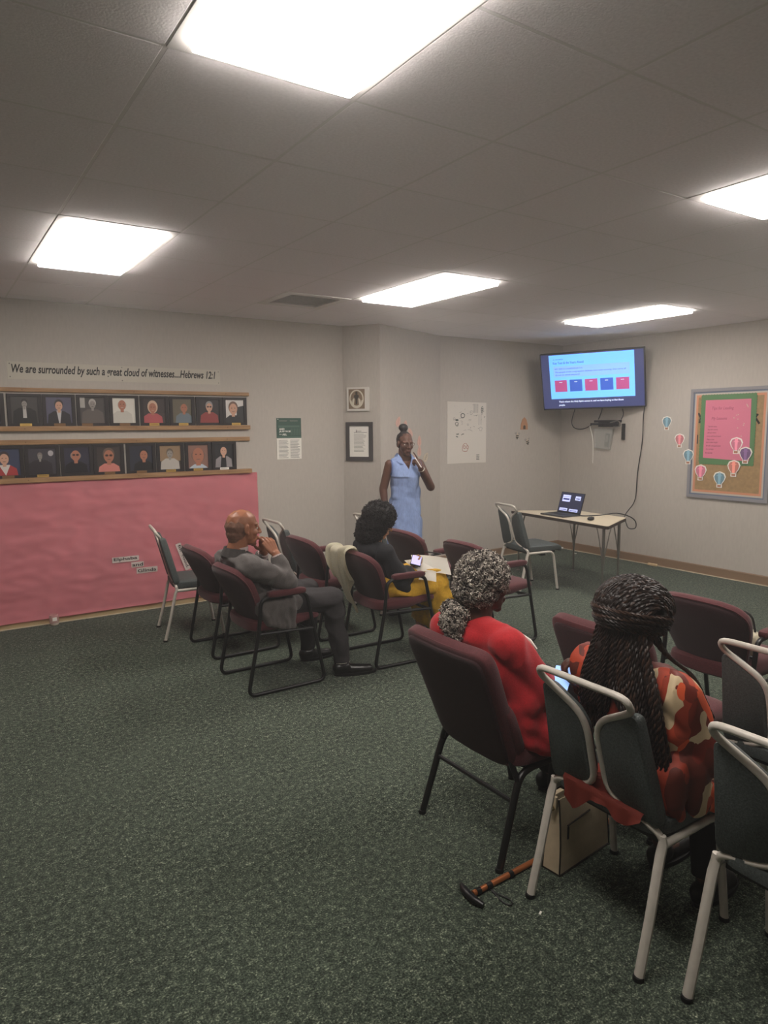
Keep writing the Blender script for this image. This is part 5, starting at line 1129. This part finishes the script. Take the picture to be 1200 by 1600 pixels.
def braids():
    O = V((1.98, 1.39, 0)); yc = 1.39
    P0 = person('person', 'seated person with long dark braids wrapped high and a rust and cream printed blouse', O)
    hc = V((1.945, 1.415, 1.045)); hf = V((.97, .05, -.18)); hp, HP, HM = head_prims(hc, hf, 1.0, neck_to=(1.915, 1.41, .88))
    sR, sL = V((1.935, 1.265, .835)), V((1.93, 1.58, .835)); eR, eL = V((2.02, 1.205, .63)), V((2.14, 1.610, .60)); wR, wL = V((2.17, 1.30, .60)), V((2.015, 1.705, .690))
    h1, _ = hand_prims(wR, (.8, .5, -.1), (-.2, .3, -.9), 1, ((25, 35, 25),)*4, .92); h2, _ = hand_prims(wL, (-.45, .35, .5), (.3, -.1, .8), -1, ((40, 50, 35),)*4, .92)
    hipR, hipL = V((2.0, 1.30, .55)), V((2.0, 1.48, .55)); kR, kL = V((2.265, 1.335, .515)), V((2.36, 1.52, .53)); aR, aL = V((2.20, 1.28, .10)), V((2.26, 1.50, .10))
    body = hp+h1+h2+[('c', sR, eR, .048, .04), ('c', eR, wR, .04, .027), ('c', sL, eL, .048, .04), ('c', eL, wL, .04, .027), ('c', sR, sL, .058, .058), ('e', (1.95, yc, .72), (.10, .15, .16)), ('e', (2.0, yc, .58), (.11, .15, .11)),
        ('c', hipR, kR, .075, .058), ('c', kR, aR, .052, .036), ('c', hipL, kL, .075, .058), ('c', kL, aL, .052, .036), ('c', aR-V((0, 0, .05)), aR+V((.13, 0, -.07)), .032, .026), ('c', aL-V((0, 0, .05)), aL+V((.13, 0, -.07)), .032, .026)]
    fobj('body', body, .0055, 2, S_dk2, P0, O); eyes(HP, HM, 1, P0, O)
    bl = [('c', sR, sL, .076, .074), ('e', (1.92, yc, .83), (.09, .16, .065)), ('e', (1.945, yc-.01, .72), (.115, .195, .17)), ('e', (2.0, yc-.02, .58), (.120, .20, .15)), ('c', sR, eR, .074, .068), ('c', eR, wR+(eR-wR)*.3, .066, .055), ('c', sL, eL, .080, .074), ('c', eL, wL+(eL-wL)*.3, .075, .055),
          ('c', (1.905, 1.24, .60), (1.885, 1.225, .50), .06, .042), ('c', (1.885, 1.225, .50), (1.90, 1.215, .46), .042, .03), ('c', (1.96, 1.225, .60), (2.0, 1.21, .47), .065, .05), ('c', (2.0, 1.235, .50), (2.1, 1.215, .47), .06, .055)]
    fobj('printed_blouse', bl, .0075, 7, print_mat(), P0, O, amp=.011, scale=8, seed=41, stretch=(1.3, 1.3, .4))
    bm = nb()
    for k_, a_ in ((kR, aR), (kL, aL)): tube(bm, [k_-O, k_.lerp(a_, .5)-O, a_-O], [.066, .060, .046], 14)
    obj('leggings', bm, flat('leggings_black', (26, 24, 26), .85), P0)
    bt = [('c', hipR, kR, .095, .078), ('c', hipL, kL, .095, .078), ('c', (1.93, 1.50, .46), (1.925, 1.30, .455), .045, .045), ('c', (1.92, 1.555, .45), (1.90, 1.56, .40), .035, .016)]
    fobj('rust_skirt', bt, .009, 4, flat('rust_cloth', (150, 54, 36), .75), P0, O, amp=.008, scale=10, seed=2)
    bm = nb(); G = []                                      # skirt cloth spilling over the rear edge of the seat
    for i in range(31):
        u = i/30; y = 1.245+.31*u; hang = (.030+.016*math.sin(u*9)+.060*max(0, u-.66)/.34)*min(1, .25+u*4)*(1-.5*max(0, u-.9)/.1); row = []
        for q in range(13):
            t = q/12
            if t < .4: x, z = 1.90-.115*t/.4, .486+.004*math.sin(u*20)
            elif t < .55: b_ = (t-.4)/.15*PI/2; x, z = 1.785-.016*math.sin(b_), .470+.016*math.cos(b_)
            else: s_ = (t-.55)/.45; x, z = 1.769-.006*math.sin(u*26)*s_-.008*s_, .470-hang*s_
            row.append(bm.verts.new(V((x, y+.012*math.sin(t*5)*u, z))-O))
        G.append(row)
    for i in range(30):
        for q in range(12): bm.faces.new((G[i][q], G[i+1][q], G[i+1][q+1], G[i][q+1]))
    bmesh.ops.solidify(bm, geom=bm.faces[:], thickness=.003); obj('skirt_hem', bm, flat('rust_hem', (132, 50, 36), .75), P0)
    for a in (aR, aL): h = V((a.x-.03, a.y, 0)); shoe(h, h+V((.22, 0, 0)), P0, O, M_dark)
    bm = nb(); mats = [mat('braid_black', (30, 20, 17), .5), mat('braid_brown', (56, 38, 29), .5)]
    rd = random.Random(12)
    fobj('hair', [('e', HP(-.028, 0, .03), (.108, .110, .095), HM), ('e', HP(-.045, 0, -.03), (.085, .098, .075), HM), ('c', (1.865, 1.46, .955), (1.858, 1.45, .86), .050, .03), ('c', (1.865, 1.37, .955), (1.858, 1.36, .86), .050, .03)], .009, 2, mats[0], P0, O)
    def braid(pts, r=.0062):
        pts = fillet(pts, .05, 5); L_ = [0]
        for a, b in zip(pts, pts[1:]): L_.append(L_[-1]+(b-a).length)
        n = max(8, int(L_[-1]/.0065)); Q = []
        j = 0
        for k in range(n+1):
            s = L_[-1]*k/n
            while j < len(pts)-2 and L_[j+1] < s: j += 1
            t = (s-L_[j])/max(1e-6, L_[j+1]-L_[j]); Q.append(pts[j].lerp(pts[j+1], min(1, max(0, t))))
        ph = rd.random()*6.28
        for st in (0, PI):
            S_ = []; u = V((.3, .9, .2))
            for k in range(n+1):
                T_ = (Q[min(n, k+1)]-Q[max(0, k-1)]).normalized(); u = (u-T_*u.dot(T_))
                u = u.normalized() if u.length > 1e-4 else T_.orthogonal(); w_ = T_.cross(u); a = ph+st+k*1.05
                tp = 1 if k < n*.9 else .6
                S_.append(Q[k]+(u*math.cos(a)+w_*math.sin(a))*r*.55*tp-O)
            tube(bm, S_, r*.60, 5, mi=1 if rd.random() < .22 else 0)
    ec = HP(-.030, 0, .032); er = (.120, .122, .105)
    es = lambda th, ph, k=1.0: ec+HM @ V((er[0]*math.cos(ph)*math.cos(th)*k, er[1]*math.cos(ph)*math.sin(th)*k, er[2]*math.sin(ph)*k))
    for k in range(60):                                  # over the crown front to back, gathered low behind
        u = -.97+1.94*k/59+rd.uniform(-.012, .012); q = math.sqrt(max(.02, 1-u*u)); pts = []
        for i in range(13):
            t = i/12; th = .25+t*(PI+.35-.25); uu = u*(1-.12*max(0, t-.45)/.55)+.06*math.sin(t*3+u*2)
            qq = math.sqrt(max(.02, 1-uu*uu)); d = HM @ V((er[0]*qq*math.cos(th), er[1]*uu, er[2]*qq*math.sin(th))); pts.append(ec+d*(1.0+.03*rd.random()))
        braid(pts, .0080)
    for k in range(22):                                  # wraps lying across the lower back of the head
        z = -.02-.029*k+rd.uniform(-.02, .02); sl = rd.uniform(-.16, .16); pts = [es(PI+(-1.75+3.5*i/10)*1.0, z+sl*(i/10-.5)*2, 1.05+.045*math.sin(k*1.7)) for i in range(11)]; braid(pts, .0066)
    for k in range(140):                                  # hanging lengths
        g = (k % 70)/69; lay = .012 if k < 70 else 0; a = (-1.75+3.5*g)+rd.uniform(-.06, .06)     # -: right (−y) side, +: left side
        st = es(PI-a*.8, -.55+rd.uniform(-.12, .1), .93)
        sy = math.sin(a)
        y1 = 1.410+(.135 if sy > 0 else .165)*sy+rd.uniform(-.01, .01); x1 = 1.850-.040*math.cos(a)+rd.uniform(-.008, .006)+lay
        zl = (.70+rd.uniform(-.03, .06)) if a > .1 else (.54+rd.uniform(-.04, .09) if a > -1.25 else .62+rd.uniform(0, .1))
        x1 += .0
        y2 = (y1+.012) if a > .1 else (1.222+.080*(a+1.25)/1.35+rd.uniform(-.012, .012) if a > -1.25 else y1-.02)
        pts = [st, V((x1+.012, y1*.5+st.y*.5, .93)), V((x1, y1, .845)), V((x1+.002, y1*.45+y2*.55, .75)), V((x1+(.018 if a > .1 else .03), y2, zl+.02)), V((x1+(.02 if a > .1 else .035), y2+rd.uniform(-.008, .008), zl-.03))]
        if a < -1.25: pts = [st, V((1.93, 1.29, .95)), V((1.98, 1.225, .90)), V((2.02, 1.20, .80)), V((2.03, 1.18, zl+.04))]
        braid(pts)
    o = obj('braids', bm, mats, P0); o['kind'] = 'stuff'
    ph = thing('smartphone', 'smartphone with pale blue screen held low by the braided person, seen over the red sleeve', 'phone', (2.145, 1.80, .80)); ph.matrix_world = Matrix.Translation((1.962, 1.757, .712)) @ frame((-.55, -.25, .80)).to_4x4()
    bm = nb(); box(bm, (-.006, 0, 0), (.010, .078, .155), .004); obj('case', bm, M_dark, ph)
    bm = nb(); box(bm, (.0, 0, 0), (.001, .070, .145)); obj('screen', bm, em('phone_screen_blue', (150, 190, 246), .9), ph, False)
braids()
